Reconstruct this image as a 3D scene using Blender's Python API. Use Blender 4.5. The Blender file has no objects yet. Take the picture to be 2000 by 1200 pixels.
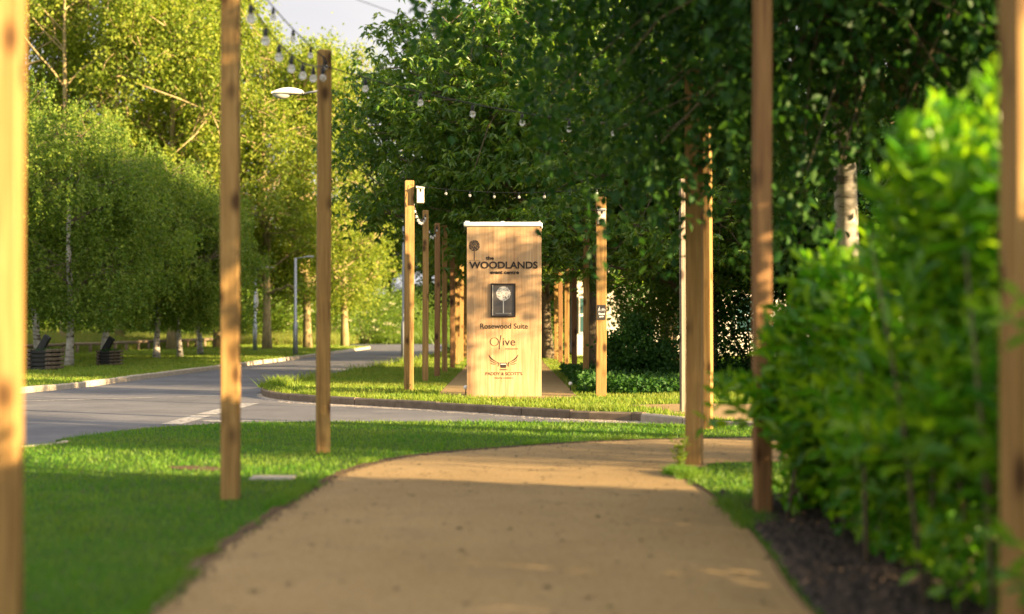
import bpy, math, random
import numpy as np
from mathutils import Vector, Matrix
R = math.radians
sc = bpy.context.scene
COL = sc.collection
F, HC, HY = 2778.0, 1.19, 630.0

def P(px, py, z=0.0):
    d = F*(HC-z)/(py-HY)
    return ((px-1000)/F*d, d, z)
def X(px, d): return (px-1000)/F*d
def Z(py, d): return HC+(HY-py)/F*d

# ------------------------------------------------------------------ node helpers
def new_mat(name):
    m = bpy.data.materials.new(name); m.use_nodes = True
    nt = m.node_tree
    b = nt.nodes['Principled BSDF']
    return m, nt, b
def N(nt, t, **kw):
    n = nt.nodes.new(t)
    for k, v in kw.items():
        if k in n.inputs: n.inputs[k].default_value = v
        else: setattr(n, k, v)
    return n
def ramp(nt, fac, stops):
    r = nt.nodes.new('ShaderNodeValToRGB')
    e = r.color_ramp.elements
    e[0].position, e[0].color = stops[0][0], (*stops[0][1], 1)
    e[1].position, e[1].color = stops[-1][0], (*stops[-1][1], 1)
    for p, c in stops[1:-1]:
        k = e.new(p); k.color = (*c, 1)
    nt.links.new(fac, r.inputs[0])
    return r.outputs[0]
def mix(nt, fac, a, b, mode='MIX'):
    m = nt.nodes.new('ShaderNodeMix'); m.data_type = 'RGBA'; m.blend_type = mode
    for s, v in ((0, fac), (6, a), (7, b)):
        if isinstance(v, (int, float)): m.inputs[s].default_value = v
        elif isinstance(v, tuple): m.inputs[s].default_value = (*v, 1) if len(v) == 3 else v
        else: nt.links.new(v, m.inputs[s])
    return m.outputs[2]
def coords(nt, scale=(1, 1, 1), rnd=True, kind='Object'):
    tc = N(nt, 'ShaderNodeTexCoord'); mp = N(nt, 'ShaderNodeMapping')
    mp.inputs['Scale'].default_value = scale
    nt.links.new(tc.outputs[kind], mp.inputs['Vector'])
    if rnd:
        oi = N(nt, 'ShaderNodeObjectInfo'); mu = N(nt, 'ShaderNodeMath', operation='MULTIPLY'); mu.inputs[1].default_value = 57.0
        nt.links.new(oi.outputs['Random'], mu.inputs[0]); nt.links.new(mu.outputs[0], mp.inputs['Location'])
    return mp.outputs[0]
def noise(nt, vec, scale, detail=4, rough=.55, dist=0):
    n = N(nt, 'ShaderNodeTexNoise'); n.inputs['Scale'].default_value = scale
    n.inputs['Detail'].default_value = detail; n.inputs['Roughness'].default_value = rough; n.inputs['Distortion'].default_value = dist
    nt.links.new(vec, n.inputs['Vector']); return n.outputs['Fac']
def bump(nt, b, h, strength=.3, dist=.01):
    bp = N(nt, 'ShaderNodeBump'); bp.inputs['Strength'].default_value = strength; bp.inputs['Distance'].default_value = dist
    nt.links.new(h, bp.inputs['Height']); nt.links.new(bp.outputs[0], b.inputs['Normal'])

def wood(name, c1, c2, c3, knots=True, rough=.75, grain=1.0):
    m, nt, b = new_mat(name)
    v = coords(nt, (1, 1, .045))
    g = noise(nt, v, 38*grain, 5, .6, .6)
    col = ramp(nt, g, [(.3, c1), (.5, c2), (.72, c3)])
    v2 = coords(nt, (1, 1, .5))
    lo = noise(nt, v2, 2.2, 3)
    col = mix(nt, ramp(nt, lo, [(.35, (0, 0, 0)), (.7, (.5, .5, .5))]), col, mix(nt, .5, col, (c1[0]*.75, c1[1]*.72, c1[2]*.7)))
    if knots:
        v3 = coords(nt, (5.5, 5.5, 2.9))
        vo = N(nt, 'ShaderNodeTexVoronoi'); vo.inputs['Scale'].default_value = 1.0
        nt.links.new(v3, vo.inputs['Vector'])
        k = ramp(nt, vo.outputs['Distance'], [(0, (1, 1, 1)), (.13, (.9, .9, .9)), (.24, (.25, .25, .25)), (.32, (0, 0, 0))])
        col = mix(nt, k, col, (c1[0]*.28, c1[1]*.22, c1[2]*.2))
        # drying cracks
        v4 = coords(nt, (1, 1, .012)); ck = noise(nt, v4, 16, 2, .5)
        col = mix(nt, ramp(nt, ck, [(.485, (0, 0, 0)), (.5, (.6, .6, .6)), (.515, (0, 0, 0))]), col, (c1[0]*.4, c1[1]*.36, c1[2]*.34))
    nt.links.new(col, b.inputs['Base Color']); b.inputs['Roughness'].default_value = rough
    b.inputs['Specular IOR Level'].default_value = .25
    bump(nt, b, g, .35, .004)
    return m
def flat(name, c, rough=.6, metal=0, var=.12, scale=20, spec=.4):
    m, nt, b = new_mat(name)
    n = noise(nt, coords(nt), scale)
    col = mix(nt, n, tuple(x*(1-var) for x in c), tuple(min(1, x*(1+var)) for x in c))
    nt.links.new(col, b.inputs['Base Color']); b.inputs['Roughness'].default_value = rough; b.inputs['Metallic'].default_value = metal
    b.inputs['Specular IOR Level'].default_value = spec
    return m
def leaf(name, cols, trans, tf=.42, rough=.45, spec=.4, patch=0, ps=1.0):
    m, nt, b = new_mat(name)
    g = N(nt, 'ShaderNodeNewGeometry')
    col = ramp(nt, g.outputs['Random Per Island'], [(i/(len(cols)-1), c) for i, c in enumerate(cols)])
    if patch:
        pn = noise(nt, coords(nt, rnd=False), ps, 5, .6)
        col = mix(nt, ramp(nt, pn, [(.42, (0, 0, 0)), (.68, (patch, patch, patch))]), col, (.24, .25, .05))
        pn2 = noise(nt, coords(nt, rnd=False), ps*2.7, 3, .6)
        col = mix(nt, ramp(nt, pn2, [(.5, (0, 0, 0)), (.75, (patch*.7,)*3)]), col, (.035, .09, .01))
    nt.links.new(col, b.inputs['Base Color']); b.inputs['Roughness'].default_value = rough; b.inputs['Specular IOR Level'].default_value = spec
    t = N(nt, 'ShaderNodeBsdfTranslucent')
    tc = mix(nt, 1.0, col, trans, 'MULTIPLY'); nt.links.new(tc, t.inputs['Color'])
    ms = N(nt, 'ShaderNodeMixShader'); ms.inputs[0].default_value = tf
    nt.links.new(b.outputs[0], ms.inputs[1]); nt.links.new(t.outputs[0], ms.inputs[2])
    nt.links.new(ms.outputs[0], nt.nodes['Material Output'].inputs['Surface'])
    return m

M = {}
M['post'] = wood('post_timber', (.19, .105, .032), (.30, .175, .055), (.40, .25, .088))
M['post_red'] = wood('post_timber_red', (.15, .07, .028), (.23, .12, .045), (.33, .18, .07))
M['post_grey'] = wood('post_timber_grey', (.16, .13, .10), (.23, .19, .14), (.3, .25, .19))
M['sign'] = wood('sign_oak_print', (.33, .19, .09), (.42, .265, .135), (.52, .36, .20), knots=False, rough=.5, grain=.8)
M['dark_timber'] = wood('tarred_timber', (.012, .013, .012), (.028, .03, .028), (.05, .052, .048), knots=False)
M['endgrain'] = wood('end_grain', (.06, .045, .03), (.12, .09, .06), (.2, .15, .1), knots=False)
M['rail'] = wood('weathered_rail', (.12, .085, .055), (.2, .15, .1), (.28, .21, .14), knots=False)
M['white'] = flat('white_paint', (.78, .76, .72), .5, var=.05)
M['cream'] = flat('cream_box', (.62, .55, .44), .6, var=.08)
M['black'] = flat('black_plastic', (.012, .012, .013), .4)
M['ink'] = flat('dark_lettering', (.018, .010, .006), .5)
M['ink2'] = flat('brown_print', (.022, .015, .010), .6)
M['faint'] = flat('faint_print', (.20, .135, .07), .6)
M['silver'] = flat('pale_engraving', (.62, .57, .5), .5)
M['plate'] = flat('grey_brown_plate', (.10, .085, .075), .4, var=.3, scale=8)
M['plate_dark'] = flat('sign_plate', (.035, .03, .028), .5)
M['galv'] = flat('galvanised_steel', (.34, .35, .36), .45, .6, var=.15)
M['lampwhite'] = flat('weathered_lamp_shell', (.66, .62, .55), .6, var=.4, scale=30)
M['lens'] = flat('lamp_lens', (.5, .48, .42), .25, var=.1)
M['dark'] = flat('dark_slot', (.02, .018, .015), .7)
M['cable'] = flat('cable_black', (.015, .015, .015), .5)
m, nt, b = new_mat('bulb_glass')
b.inputs['Base Color'].default_value = (.85, .83, .8, 1); b.inputs['Roughness'].default_value = .12
b.inputs['Transmission Weight'].default_value = .65; b.inputs['IOR'].default_value = 1.3
M['bulb'] = m

# birch bark
m, nt, b = new_mat('birch_bark')
v = coords(nt, (1, 1, 3.5)); n1 = noise(nt, v, 3.0, 5, .65)
v2 = coords(nt, (1, 1, 1.2)); n2 = noise(nt, v2, 9, 3)
col = ramp(nt, n1, [(.38, (.05, .04, .035)), (.46, (.38, .34, .29)), (.7, (.72, .67, .6))])
col = mix(nt, ramp(nt, n2, [(.5, (0, 0, 0)), (.75, (.5, .5, .5))]), col, (.3, .26, .2))
nt.links.new(col, b.inputs['Base Color']); b.inputs['Roughness'].default_value = .8; bump(nt, b, n1, .5, .02)
M['birch'] = m
def bark(name, a, c, sc_=8):
    m, nt, b = new_mat(name)
    v = coords(nt, (1, 1, .3)); n1 = noise(nt, v, sc_, 5, .65)
    col = ramp(nt, n1, [(.3, a), (.7, c)]); nt.links.new(col, b.inputs['Base Color'])
    b.inputs['Roughness'].default_value = .9; bump(nt, b, n1, .8, .02)
    return m
M['bark'] = bark('brown_bark', (.07, .05, .03), (.2, .15, .09))
M['bark_y'] = bark('lichened_bark', (.16, .12, .05), (.36, .28, .13))

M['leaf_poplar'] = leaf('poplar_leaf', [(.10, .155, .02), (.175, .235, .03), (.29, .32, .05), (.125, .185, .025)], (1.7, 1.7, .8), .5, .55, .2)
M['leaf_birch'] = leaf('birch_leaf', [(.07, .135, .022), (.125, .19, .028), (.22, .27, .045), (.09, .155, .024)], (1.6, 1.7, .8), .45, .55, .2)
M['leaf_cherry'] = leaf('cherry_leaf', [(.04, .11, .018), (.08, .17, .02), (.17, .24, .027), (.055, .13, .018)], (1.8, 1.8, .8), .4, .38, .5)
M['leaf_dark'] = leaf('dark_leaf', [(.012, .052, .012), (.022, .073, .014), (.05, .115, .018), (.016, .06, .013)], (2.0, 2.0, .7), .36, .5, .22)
M['leaf_laurel'] = leaf('laurel_leaf', [(.035, .15, .012), (.075, .24, .015), (.20, .36, .02), (.06, .20, .013)], (2.2, 1.9, .5), .52, .32, .5)
M['leaf_ivy'] = leaf('ivy_leaf', [(.018, .06, .014), (.035, .10, .02), (.06, .13, .022)], (1.6, 1.8, .8), .35, .55, .2)
M['leaf_bush'] = leaf('bush_leaf', [(.07, .13, .016), (.12, .19, .022), (.17, .23, .03)], (1.6, 1.7, .8), .42)
M['flower'] = leaf('cream_flower', [(.55, .52, .3), (.7, .66, .42)], (1, 1, 1), .3)
M['grass'] = leaf('lawn_blade', [(.036, .15, .013), (.075, .21, .016), (.15, .27, .026), (.055, .18, .013)], (1.7, 1.5, .7), .45, .5, .3, .38, .8)
M['grass_far'] = leaf('verge_blade', [(.10, .20, .018), (.17, .26, .025), (.25, .30, .04)], (1.6, 1.5, .8), .42, .55, .3, .6, .5)
M['grass_tall'] = leaf('meadow_blade', [(.12, .19, .025), (.20, .24, .045), (.30, .28, .08), (.10, .18, .02)], (1.4, 1.4, .9), .45, .6, .2)

def soil_green(name, a, b_, c, s=3):
    m, nt, b = new_mat(name)
    v = coords(nt, rnd=False); n1 = noise(nt, v, s, 6, .6); n2 = noise(nt, v, 45, 3)
    col = ramp(nt, n1, [(.3, a), (.55, b_), (.75, c)])
    col = mix(nt, n2, mix(nt, .35, col, (.02, .03, .006)), col)
    nt.links.new(col, b.inputs['Base Color']); b.inputs['Roughness'].default_value = .95; b.inputs['Specular IOR Level'].default_value = .1
    bump(nt, b, n2, .6, .02); return m
M['turf'] = soil_green('turf_base', (.03, .075, .008), (.05, .11, .012), (.075, .13, .02))
M['field'] = soil_green('field_turf', (.05, .09, .012), (.09, .14, .02), (.13, .16, .035), .3)
# asphalt
m, nt, b = new_mat('asphalt')
v = coords(nt, rnd=False); n1 = noise(nt, v, .7, 7, .68); n2 = noise(nt, v, 160, 2, .6)
vo = N(nt, 'ShaderNodeTexVoronoi'); vo.inputs['Scale'].default_value = 70; nt.links.new(v, vo.inputs['Vector'])
col = ramp(nt, n1, [(.3, (.052, .053, .063)), (.5, (.088, .088, .099)), (.7, (.135, .131, .135))])
col = mix(nt, ramp(nt, vo.outputs['Distance'], [(.0, (.6, .6, .6)), (.4, (0, 0, 0))]), col, (.33, .30, .27))
nt.links.new(col, b.inputs['Base Color']); b.inputs['Roughness'].default_value = .85; bump(nt, b, n2, .5, .01)
M['asphalt'] = m
# buff resin path
m, nt, b = new_mat('buff_path')
v = coords(nt, rnd=False); n1 = noise(nt, v, .8, 5, .6); n2 = noise(nt, v, 220, 2, .7); n3 = noise(nt, v, 7, 4)
col = ramp(nt, n1, [(.3, (.27, .18, .075)), (.7, (.345, .235, .105))])
col = mix(nt, ramp(nt, n2, [(.3, (.55, .55, .55)), (.55, (0, 0, 0))]), col, (.17, .11, .055))
col = mix(nt, ramp(nt, n3, [(.6, (0, 0, 0)), (.8, (.3, .3, .3))]), col, (.22, .15, .08))
nt.links.new(col, b.inputs['Base Color']); b.inputs['Roughness'].default_value = .9; b.inputs['Specular IOR Level'].default_value = .2
vo = N(nt, 'ShaderNodeTexVoronoi'); vo.inputs['Scale'].default_value = 95; nt.links.new(v, vo.inputs['Vector'])
sepc = N(nt, 'ShaderNodeSeparateColor'); nt.links.new(vo.outputs['Color'], sepc.inputs[0])
col = mix(nt, ramp(nt, sepc.outputs[0], [(.0, (.35, .35, .35)), (.25, (0, 0, 0)), (.8, (0, 0, 0)), (1, (.25, .25, .25))]), col, (.5, .38, .22))
col = mix(nt, ramp(nt, sepc.outputs[1], [(.86, (0, 0, 0)), (1, (.5, .5, .5))]), col, (.09, .055, .03))
n4 = noise(nt, v, 2.3, 5, .65)
col = mix(nt, ramp(nt, n4, [(.52, (0, 0, 0)), (.72, (.35, .35, .35))]), col, (.17, .125, .07))
nt.links.new(col, b.inputs['Base Color'])
bump(nt, b, n2, .6, .004)
M['path'] = m
M['soil'] = flat('bare_soil', (.11, .07, .04), .95, var=.5, scale=30, spec=.1)
M['mulch'] = flat('bark_mulch', (.014, .011, .009), .9, var=.6, scale=40, spec=.2)
M['chips'] = leaf('mulch_chip', [(.012, .01, .009), (.035, .026, .02), (.10, .07, .05)], (1, 1, 1), .02, .8, .3)
M['kerb'] = flat('kerb_concrete', (.17, .13, .09), .9, var=.55, scale=9, spec=.2)
M['kerb_white'] = flat('kerb_pale', (.40, .34, .26), .9, var=.4, scale=9, spec=.2)
M['fallen'] = leaf('fallen_leaf', [(.03, .035, .012), (.09, .06, .03), (.05, .07, .02), (.14, .09, .05)], (1, 1, 1), .1, .7, .3)
M['gravel'] = leaf('road_grit', [(.2, .16, .12), (.38, .32, .25), (.5, .44, .36), (.12, .08, .05)], (1, 1, 1), .02, .85, .2)
# worn road paint
m, nt, b = new_mat('road_paint')
v = coords(nt, rnd=False); n1 = noise(nt, v, 18, 5, .7)
nt.links.new(ramp(nt, n1, [(.4, (.13, .12, .115)), (.58, (.38, .36, .33))]), b.inputs['Base Color']); b.inputs['Roughness'].default_value = .8
M['paint'] = m
m, nt, b = new_mat('pale_render_wall')
v = coords(nt, rnd=False); n1 = noise(nt, v, 1.2, 5)
nt.links.new(ramp(nt, n1, [(.3, (.62, .56, .47)), (.7, (.74, .69, .6))]), b.inputs['Base Color']); b.inputs['Roughness'].default_value = .9
M['wall'] = m
M['roof'] = flat('roof_tile', (.12, .08, .06), .8, var=.3, scale=6)
M['glass'] = flat('window_glass', (.05, .12, .13), .1, var=.2, scale=2, spec=.8)
M['slab'] = flat('concrete_slab', (.30, .27, .22), .9, var=.2, scale=12)
M['hill'] = M['field']

# ------------------------------------------------------------------ object helpers
def tag(o, label=None, cat=None, group=None, kind=None):
    if label: o['label'] = label
    if cat: o['category'] = cat
    if group: o['group'] = group
    if kind: o['kind'] = kind
    return o
def empty(name, loc, rz=0):
    o = bpy.data.objects.new(name, None); COL.objects.link(o); o.location = loc; o.rotation_euler.z = rz
    o.empty_display_size = .2
    return o
def copy_tree(o, parent=None):
    c = o.copy(); COL.objects.link(c); c.parent = parent
    for ch in list(o.children): copy_tree(ch, c)
    return c
def link(name, me, mat, parent=None):
    if mat: me.materials.append(mat)
    o = bpy.data.objects.new(name, me); COL.objects.link(o)
    if parent: o.parent = parent
    return o
def np_mesh(name, verts, faces):
    me = bpy.data.meshes.new(name)
    verts = np.asarray(verts, dtype=np.float32); faces = np.asarray(faces, dtype=np.int32)
    k = faces.shape[1]
    me.vertices.add(len(verts)); me.vertices.foreach_set('co', verts.ravel())
    me.loops.add(faces.size); me.loops.foreach_set('vertex_index', faces.ravel())
    me.polygons.add(len(faces)); me.polygons.foreach_set('loop_start', np.arange(0, faces.size, k, dtype=np.int32))
    me.polygons.foreach_set('loop_total', np.full(len(faces), k, dtype=np.int32))
    me.update(calc_edges=True); return me

class MB:
    def __init__(s): s.v = []; s.f = []; s.sm = []
    def add(s, vs, fs, smooth=False):
        o = len(s.v); s.v += [tuple(p) for p in vs]
        for f in fs: s.f.append(tuple(i+o for i in f)); s.sm.append(smooth)
        return s
    def box(s, x0, x1, y0, y1, z0, z1, bev=0, mat=None):
        if bev <= 0:
            vs = [(x, y, z) for z in (z0, z1) for y in (y0, y1) for x in (x0, x1)]
            fs = [(0, 2, 3, 1), (4, 5, 7, 6), (0, 1, 5, 4), (2, 6, 7, 3), (0, 4, 6, 2), (1, 3, 7, 5)]
        else:
            def ring(z, i): return [(x0+i+bev, y0+i, z), (x1-i-bev, y0+i, z), (x1-i, y0+i+bev, z), (x1-i, y1-i-bev, z), (x1-i-bev, y1-i, z), (x0+i+bev, y1-i, z), (x0+i, y1-i-bev, z), (x0+i, y0+i+bev, z)]
            vs = ring(z0, bev) + ring(z0+bev, 0) + ring(z1-bev, 0) + ring(z1, bev)
            fs = [tuple(range(7, -1, -1)), tuple(range(24, 32))]
            for r in range(3):
                for i in range(8): fs.append((r*8+i, r*8+(i+1) % 8, r*8+8+(i+1) % 8, r*8+8+i))
        if mat is not None: vs = [tuple(mat @ Vector(p)) for p in vs]
        return s.add(vs, fs)
    def tube(s, pts, rad, n=8, caps=True):
        pts = [Vector(p) for p in pts]
        if not isinstance(rad, (list, tuple)): rad = [rad]*len(pts)
        vs = []; fs = []
        prev = None
        for i, p in enumerate(pts):
            t = (pts[min(i+1, len(pts)-1)] - pts[max(i-1, 0)])
            if t.length < 1e-7: t = Vector((0, 0, 1))
            t.normalize()
            a = Vector((1, 0, 0)) if abs(t.x) < .8 else Vector((0, 1, 0))
            if prev is not None: a = prev
            u = (a - t*a.dot(t))
            if u.length < 1e-6: u = Vector((0, 1, 0)) - t*t.y
            u.normalize(); prev = u; w = t.cross(u)
            for k in range(n):
                an = 2*math.pi*k/n
                vs.append(p + (u*math.cos(an) + w*math.sin(an))*rad[i])
        for i in range(len(pts)-1):
            for k in range(n): fs.append((i*n+k, i*n+(k+1) % n, (i+1)*n+(k+1) % n, (i+1)*n+k))
        if caps: fs.append(tuple(range(n-1, -1, -1))); fs.append(tuple((len(pts)-1)*n+k for k in range(n)))
        return s.add(vs, fs, True)
    def lathe(s, prof, n=14, c=(0, 0, 0)):
        vs = []; fs = []
        for r, z in prof:
            for k in range(n): vs.append((c[0]+r*math.cos(2*math.pi*k/n), c[1]+r*math.sin(2*math.pi*k/n), c[2]+z))
        for i in range(len(prof)-1):
            for k in range(n): fs.append((i*n+k, i*n+(k+1) % n, (i+1)*n+(k+1) % n, (i+1)*n+k))
        return s.add(vs, fs, True)
    def mesh(s, name):
        me = bpy.data.meshes.new(name); me.from_pydata([tuple(v) for v in s.v], [], s.f)
        me.polygons.foreach_set('use_smooth', s.sm); me.update(); return me
    def build(s, name, mat, parent=None): return link(name, s.mesh(name), mat, parent)

def prism(name, pts, z0, z1, mat):
    n = len(pts)
    a = sum(pts[i][0]*pts[(i+1) % n][1]-pts[(i+1) % n][0]*pts[i][1] for i in range(n))
    if a < 0: pts = pts[::-1]
    vs = [(p[0], p[1], z1) for p in pts] + [(p[0], p[1], z0) for p in pts]
    fs = [tuple(range(n))] + [(i, i+n, (i+1) % n+n, (i+1) % n) for i in range(n)]
    m = MB().add(vs, fs); return tag(m.build(name, mat), kind='structure')
def smooth_line(pts, k=6):
    out = []
    n = len(pts)
    for i in range(n-1):
        p0, p1, p2, p3 = pts[max(i-1, 0)], pts[i], pts[i+1], pts[min(i+2, n-1)]
        for j in range(k):
            t = j/k
            out.append(tuple(.5*((2*p1[a]) + (-p0[a]+p2[a])*t + (2*p0[a]-5*p1[a]+4*p2[a]-p3[a])*t*t + (-p0[a]+3*p1[a]-3*p2[a]+p3[a])*t**3) for a in (0, 1)))
    out.append(tuple(pts[-1][:2])); return out

# ------------------------------------------------------------------ ground
# near verge (lawn) boundary on the road side, left to right
near_edge = smooth_line([(-30, -14), (-14, 4.5), (-8, 10.2)] + [P(a, b)[:2] for a, b in ((50, 872), (110, 859), (180, 849), (250, 840), (330, 833), (500, 825.5), (800, 823), (1200, 826), (1465, 833), (1800, 838), (2300, 842))] + [(16, 15.5), (40, 15)], 5)
near_poly = near_edge + [(40, -16), (-30, -16)]
prism('lawn_near', near_poly, -.16, 0, M['turf'])
isl_front = smooth_line([P(a, b)[:2] for a, b in ((513, 757), (522, 764), (560, 770), (640, 776), (740, 781), (900, 790), (1110, 803), (1255, 808), (1340, 816), (1480, 824), (1800, 830))] + [(14, 17.2), (40, 17)], 5)
isl_left = smooth_line([P(a, b)[:2] for a, b in ((513, 757), (530, 751), (600, 741), (700, 722), (790, 706), (850, 693), (880, 682))] + [(-3.2, 80), (2, 98)], 5)
island_poly = isl_front + [(60, 17), (60, 98)] + isl_left[::-1][:-1]
prism('lawn_island', island_poly, -.16, 0, M['turf'])
left_edge = smooth_line([(-13, 8), (-10.5, 18)] + [P(a, b)[:2] for a, b in ((50, 757), (160, 747), (250, 736), (430, 714), (600, 694), (660, 686), (722, 677.5))], 6)
left_poly = left_edge + [(-9.5, 74), (-14, 84), (-60, 92), (-90, 8)]
prism('lawn_left', left_poly, -.16, 0, M['turf'])
g = MB(); g.add([(-500, -200, -.2), (500, -200, -.2), (500, 700, -.2), (-500, 700, -.2)], [(0, 1, 2, 3)])
tag(g.build('ground', M['field']), kind='structure')
g = MB(); g.add([(-60, -20, -.1), (60, -20, -.1), (60, 104, -.1), (-60, 104, -.1)], [(0, 1, 2, 3)])
tag(g.build('road', M['asphalt']), kind='structure')

path_l = smooth_line([(-1.45, -6), (-1.46, 2)] + [P(a, b)[:2] for a, b in ((290, 1200), (400, 1090), (520, 1008), (600, 960), (680, 918), (800, 891), (1000, 873), (1200, 861), (1465, 855), (1800, 851))] + [(20, 15)], 5)
path_r = smooth_line([(1.22, -6), (1.22, 2)] + [P(a, b)[:2] for a, b in ((1590, 1200), (1500, 1080), (1440, 1010), (1380, 957), (1330, 932), (1312, 924), (1330, 917), (1376, 912), (1465, 903))] + [(5, 12.0), (20, 11.6)], 5)
rs = random.Random(3)
def jit(l, a=.02): return [(x+rs.uniform(-a, a), y+rs.uniform(-a, a)) for x, y in l]
p = path_l + path_r[::-1]
near_path = p
def sheet(name, pts, z, mat):
    n = len(pts); a = sum(pts[i][0]*pts[(i+1) % n][1]-pts[(i+1) % n][0]*pts[i][1] for i in range(n))
    if a < 0: pts = pts[::-1]
    m = MB().add([(x, y, z) for x, y in pts], [tuple(range(n))]); return tag(m.build(name, mat), kind='structure')
sheet('path', near_path, .004, M['path'])
back_path = [(-1.22, 23.5), (-1.25, 40), (-1.2, 96), (.95, 96), (.95, 40), (1.05, 22.6), (.4, 22.0), (-.6, 22.4)]
sheet('path_back', back_path, .004, M['path'])
cross_path = [P(a, b)[:2] for a, b in ((1225, 792), (1340, 789), (1480, 789), (1900, 789), (1900, 826), (1480, 823), (1345, 815), (1290, 801))]
sheet('path_crossing', cross_path, .004, M['path'])
# soil edging beside path, worn
def strip(name, line, w0, w1, z, mat, jitter=.0):
    vs = []; fs = []
    for i, (x, y) in enumerate(line):
        a = line[max(i-1, 0)]; c = line[min(i+1, len(line)-1)]
        t = Vector((c[0]-a[0], c[1]-a[1])); t.normalize(); nrm = Vector((-t.y, t.x))
        j = rs.uniform(0, jitter)
        vs += [(x+nrm.x*(w0-j), y+nrm.y*(w0-j), z), (x+nrm.x*(w1+j), y+nrm.y*(w1+j), z)]
    for i in range(len(line)-1): fs.append((i*2, i*2+2, i*2+3, i*2+1))
    m = MB().add(vs, fs); return tag(m.build(name, mat), kind='structure')
fine = smooth_line(path_l[5:55], 3)
strip('soil_edge', fine, -.01, .01, .009, M['soil'], .035)
# kerbs as sweeps of single stones
def kerb(name, line, w, z0, z1, mat, stone=.9, side=1):
    mb = MB()
    L = [0]
    for i in range(1, len(line)): L.append(L[-1]+math.dist(line[i], line[i-1]))
    def at(s):
        for i in range(1, len(L)):
            if L[i] >= s:
                t = (s-L[i-1])/max(1e-6, L[i]-L[i-1])
                return (line[i-1][0]*(1-t)+line[i][0]*t, line[i-1][1]*(1-t)+line[i][1]*t)
        return line[-1]
    s = 0
    while s < L[-1]-.03:
        e = min(s+stone-.012, L[-1]); k = 3
        ps = [at(s+(e-s)*q/k) for q in range(k+1)]
        dz = rs.uniform(-.006, .006); do = rs.uniform(-.008, .008)
        vs = []; fs = []
        for i, q in enumerate(ps):
            a = ps[max(i-1, 0)]; c = ps[min(i+1, k)]
            t = Vector((c[0]-a[0], c[1]-a[1])); t.normalize(); n_ = Vector((-t.y, t.x))*side
            for off, z in ((do-.03, z0), (do-.03, z1-.02+dz), (do-.01, z1+dz), (w+do-.03, z1+dz), (w+do-.03, z0)):
                vs.append((q[0]+n_.x*off, q[1]+n_.y*off, z))
        for i in range(k):
            for j in range(4):
                f = (i*5+j, i*5+5+j, i*5+6+j, i*5+1+j); fs.append(f if side > 0 else f[::-1])
        fs += [(0, 1, 2, 3, 4), tuple(k*5+j for j in (4, 3, 2, 1, 0))]
        mb.add(vs, fs); s += stone
    return tag(mb.build(name, mat), kind='structure')
cut = 7*5
kerb('kerb', isl_front[:cut+1], .13, -.12, .012, M['kerb'])
kerb('kerb_pale', isl_front[cut:cut+13], .13, -.12, .0, M['kerb_white'])
kerb('kerb_left_of_island', isl_left[:26], .13, -.12, .012, M['kerb'], side=-1)
kerb('kerb_far_verge', left_edge[6:], .13, -.12, .012, M['kerb_white'], side=1)
kerb('kerb_near_verge', near_edge[4:19], .1, -.12, .006, M['kerb_white'], side=-1)
# path edging boards
kerb('path_edging', path_r[8:30], .02, -.02, .013, M['soil'], 1.2, side=-1)
kerb('path_edging_left', path_l[8:19], .022, -.02, .012, M['kerb'], 1.2, side=1)
mulch_poly = path_r[6:30] + [P(1440, 1003)[:2], P(1500, 985)[:2], (2.3, 10.2), (6, 10), (6, 0), (1.3, 0)]
strip_m = [(x+.045, y) for x, y in path_r[6:25]] + [(1.55, 9.3), (2.2, 10.0), (6, 10.2), (6, 0), (1.3, 0)]
sheet('mulch_bed', strip_m, .008, M['mulch'])
# road markings
def quad(name, pts, z, mat): return sheet(name, pts, z, mat)
mk = MB()
def Pr(a, b): q = P(a, b, -.1); return (q[0], q[1], -.096)
def line_m(a, b, w):
    A = Pr(*a); B = Pr(*b); t = Vector((B[0]-A[0], B[1]-A[1])).normalized(); n = Vector((-t.y, t.x))*w/2
    mk.add([(A[0]-n.x, A[1]-n.y, -.096), (B[0]-n.x, B[1]-n.y, -.096), (B[0]+n.x, B[1]+n.y, -.096), (A[0]+n.x, A[1]+n.y, -.096)], [(0, 1, 2, 3)])
line_m((335, 829), (395, 812), .28); line_m((402, 810), (445, 799), .28); line_m((455, 797), (490, 788), .28)
line_m((40, 784), (300, 777), .12)
line_m((470, 822), (860, 829), .08)
line_m((400, 822), (470, 825), .22)
line_m((345, 776), (460, 772), .10)
tag(mk.build('road_marking', M['paint']), kind='structure')
# slab in lawn and bare strip
sb = MB(); a = P(470, 942); c = P(580, 935)
sb.box(-1.99, -1.66, 10.74, 10.96, -.02, .014, .004)
s_ = sb.build('paving_slab', M['slab']); tag(s_, 'small pale paving slab lying flush in the lawn beside a timber post', 'slab')
soil_patch = smooth_line([P(a, b)[:2] for a, b in ((330, 912), (380, 911), (430, 914), (428, 921), (370, 919), (335, 916))], 3)
sheet('bare_soil_patch', soil_patch, .006, M['soil'])

# ------------------------------------------------------------------ far hill/bank
rng = np.random.default_rng(5)
gx = np.linspace(-70, 60, 66); gy = np.linspace(74, 130, 24)
XX, YY = np.meshgrid(gx, gy)
def bank(x, y):
    s = np.clip((y-(90 - .0*x))/16, 0, 1); s = s*s*(3-2*s)
    e = 1/(1+np.exp(-(x+12)/2.5))
    return s*(.4+3.4*e) + .15*np.sin(x*.7)*s + .1*np.sin(y*.9+x)*s - .15
ZZ = bank(XX, YY)
vs = np.stack([XX.ravel(), YY.ravel(), ZZ.ravel()], 1); nx = len(gx)
fs = [(j*nx+i, j*nx+i+1, (j+1)*nx+i+1, (j+1)*nx+i) for j in range(len(gy)-1) for i in range(nx-1)]
o = link('hill', np_mesh('hill', vs, fs), M['field']); tag(o, kind='structure')

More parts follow.
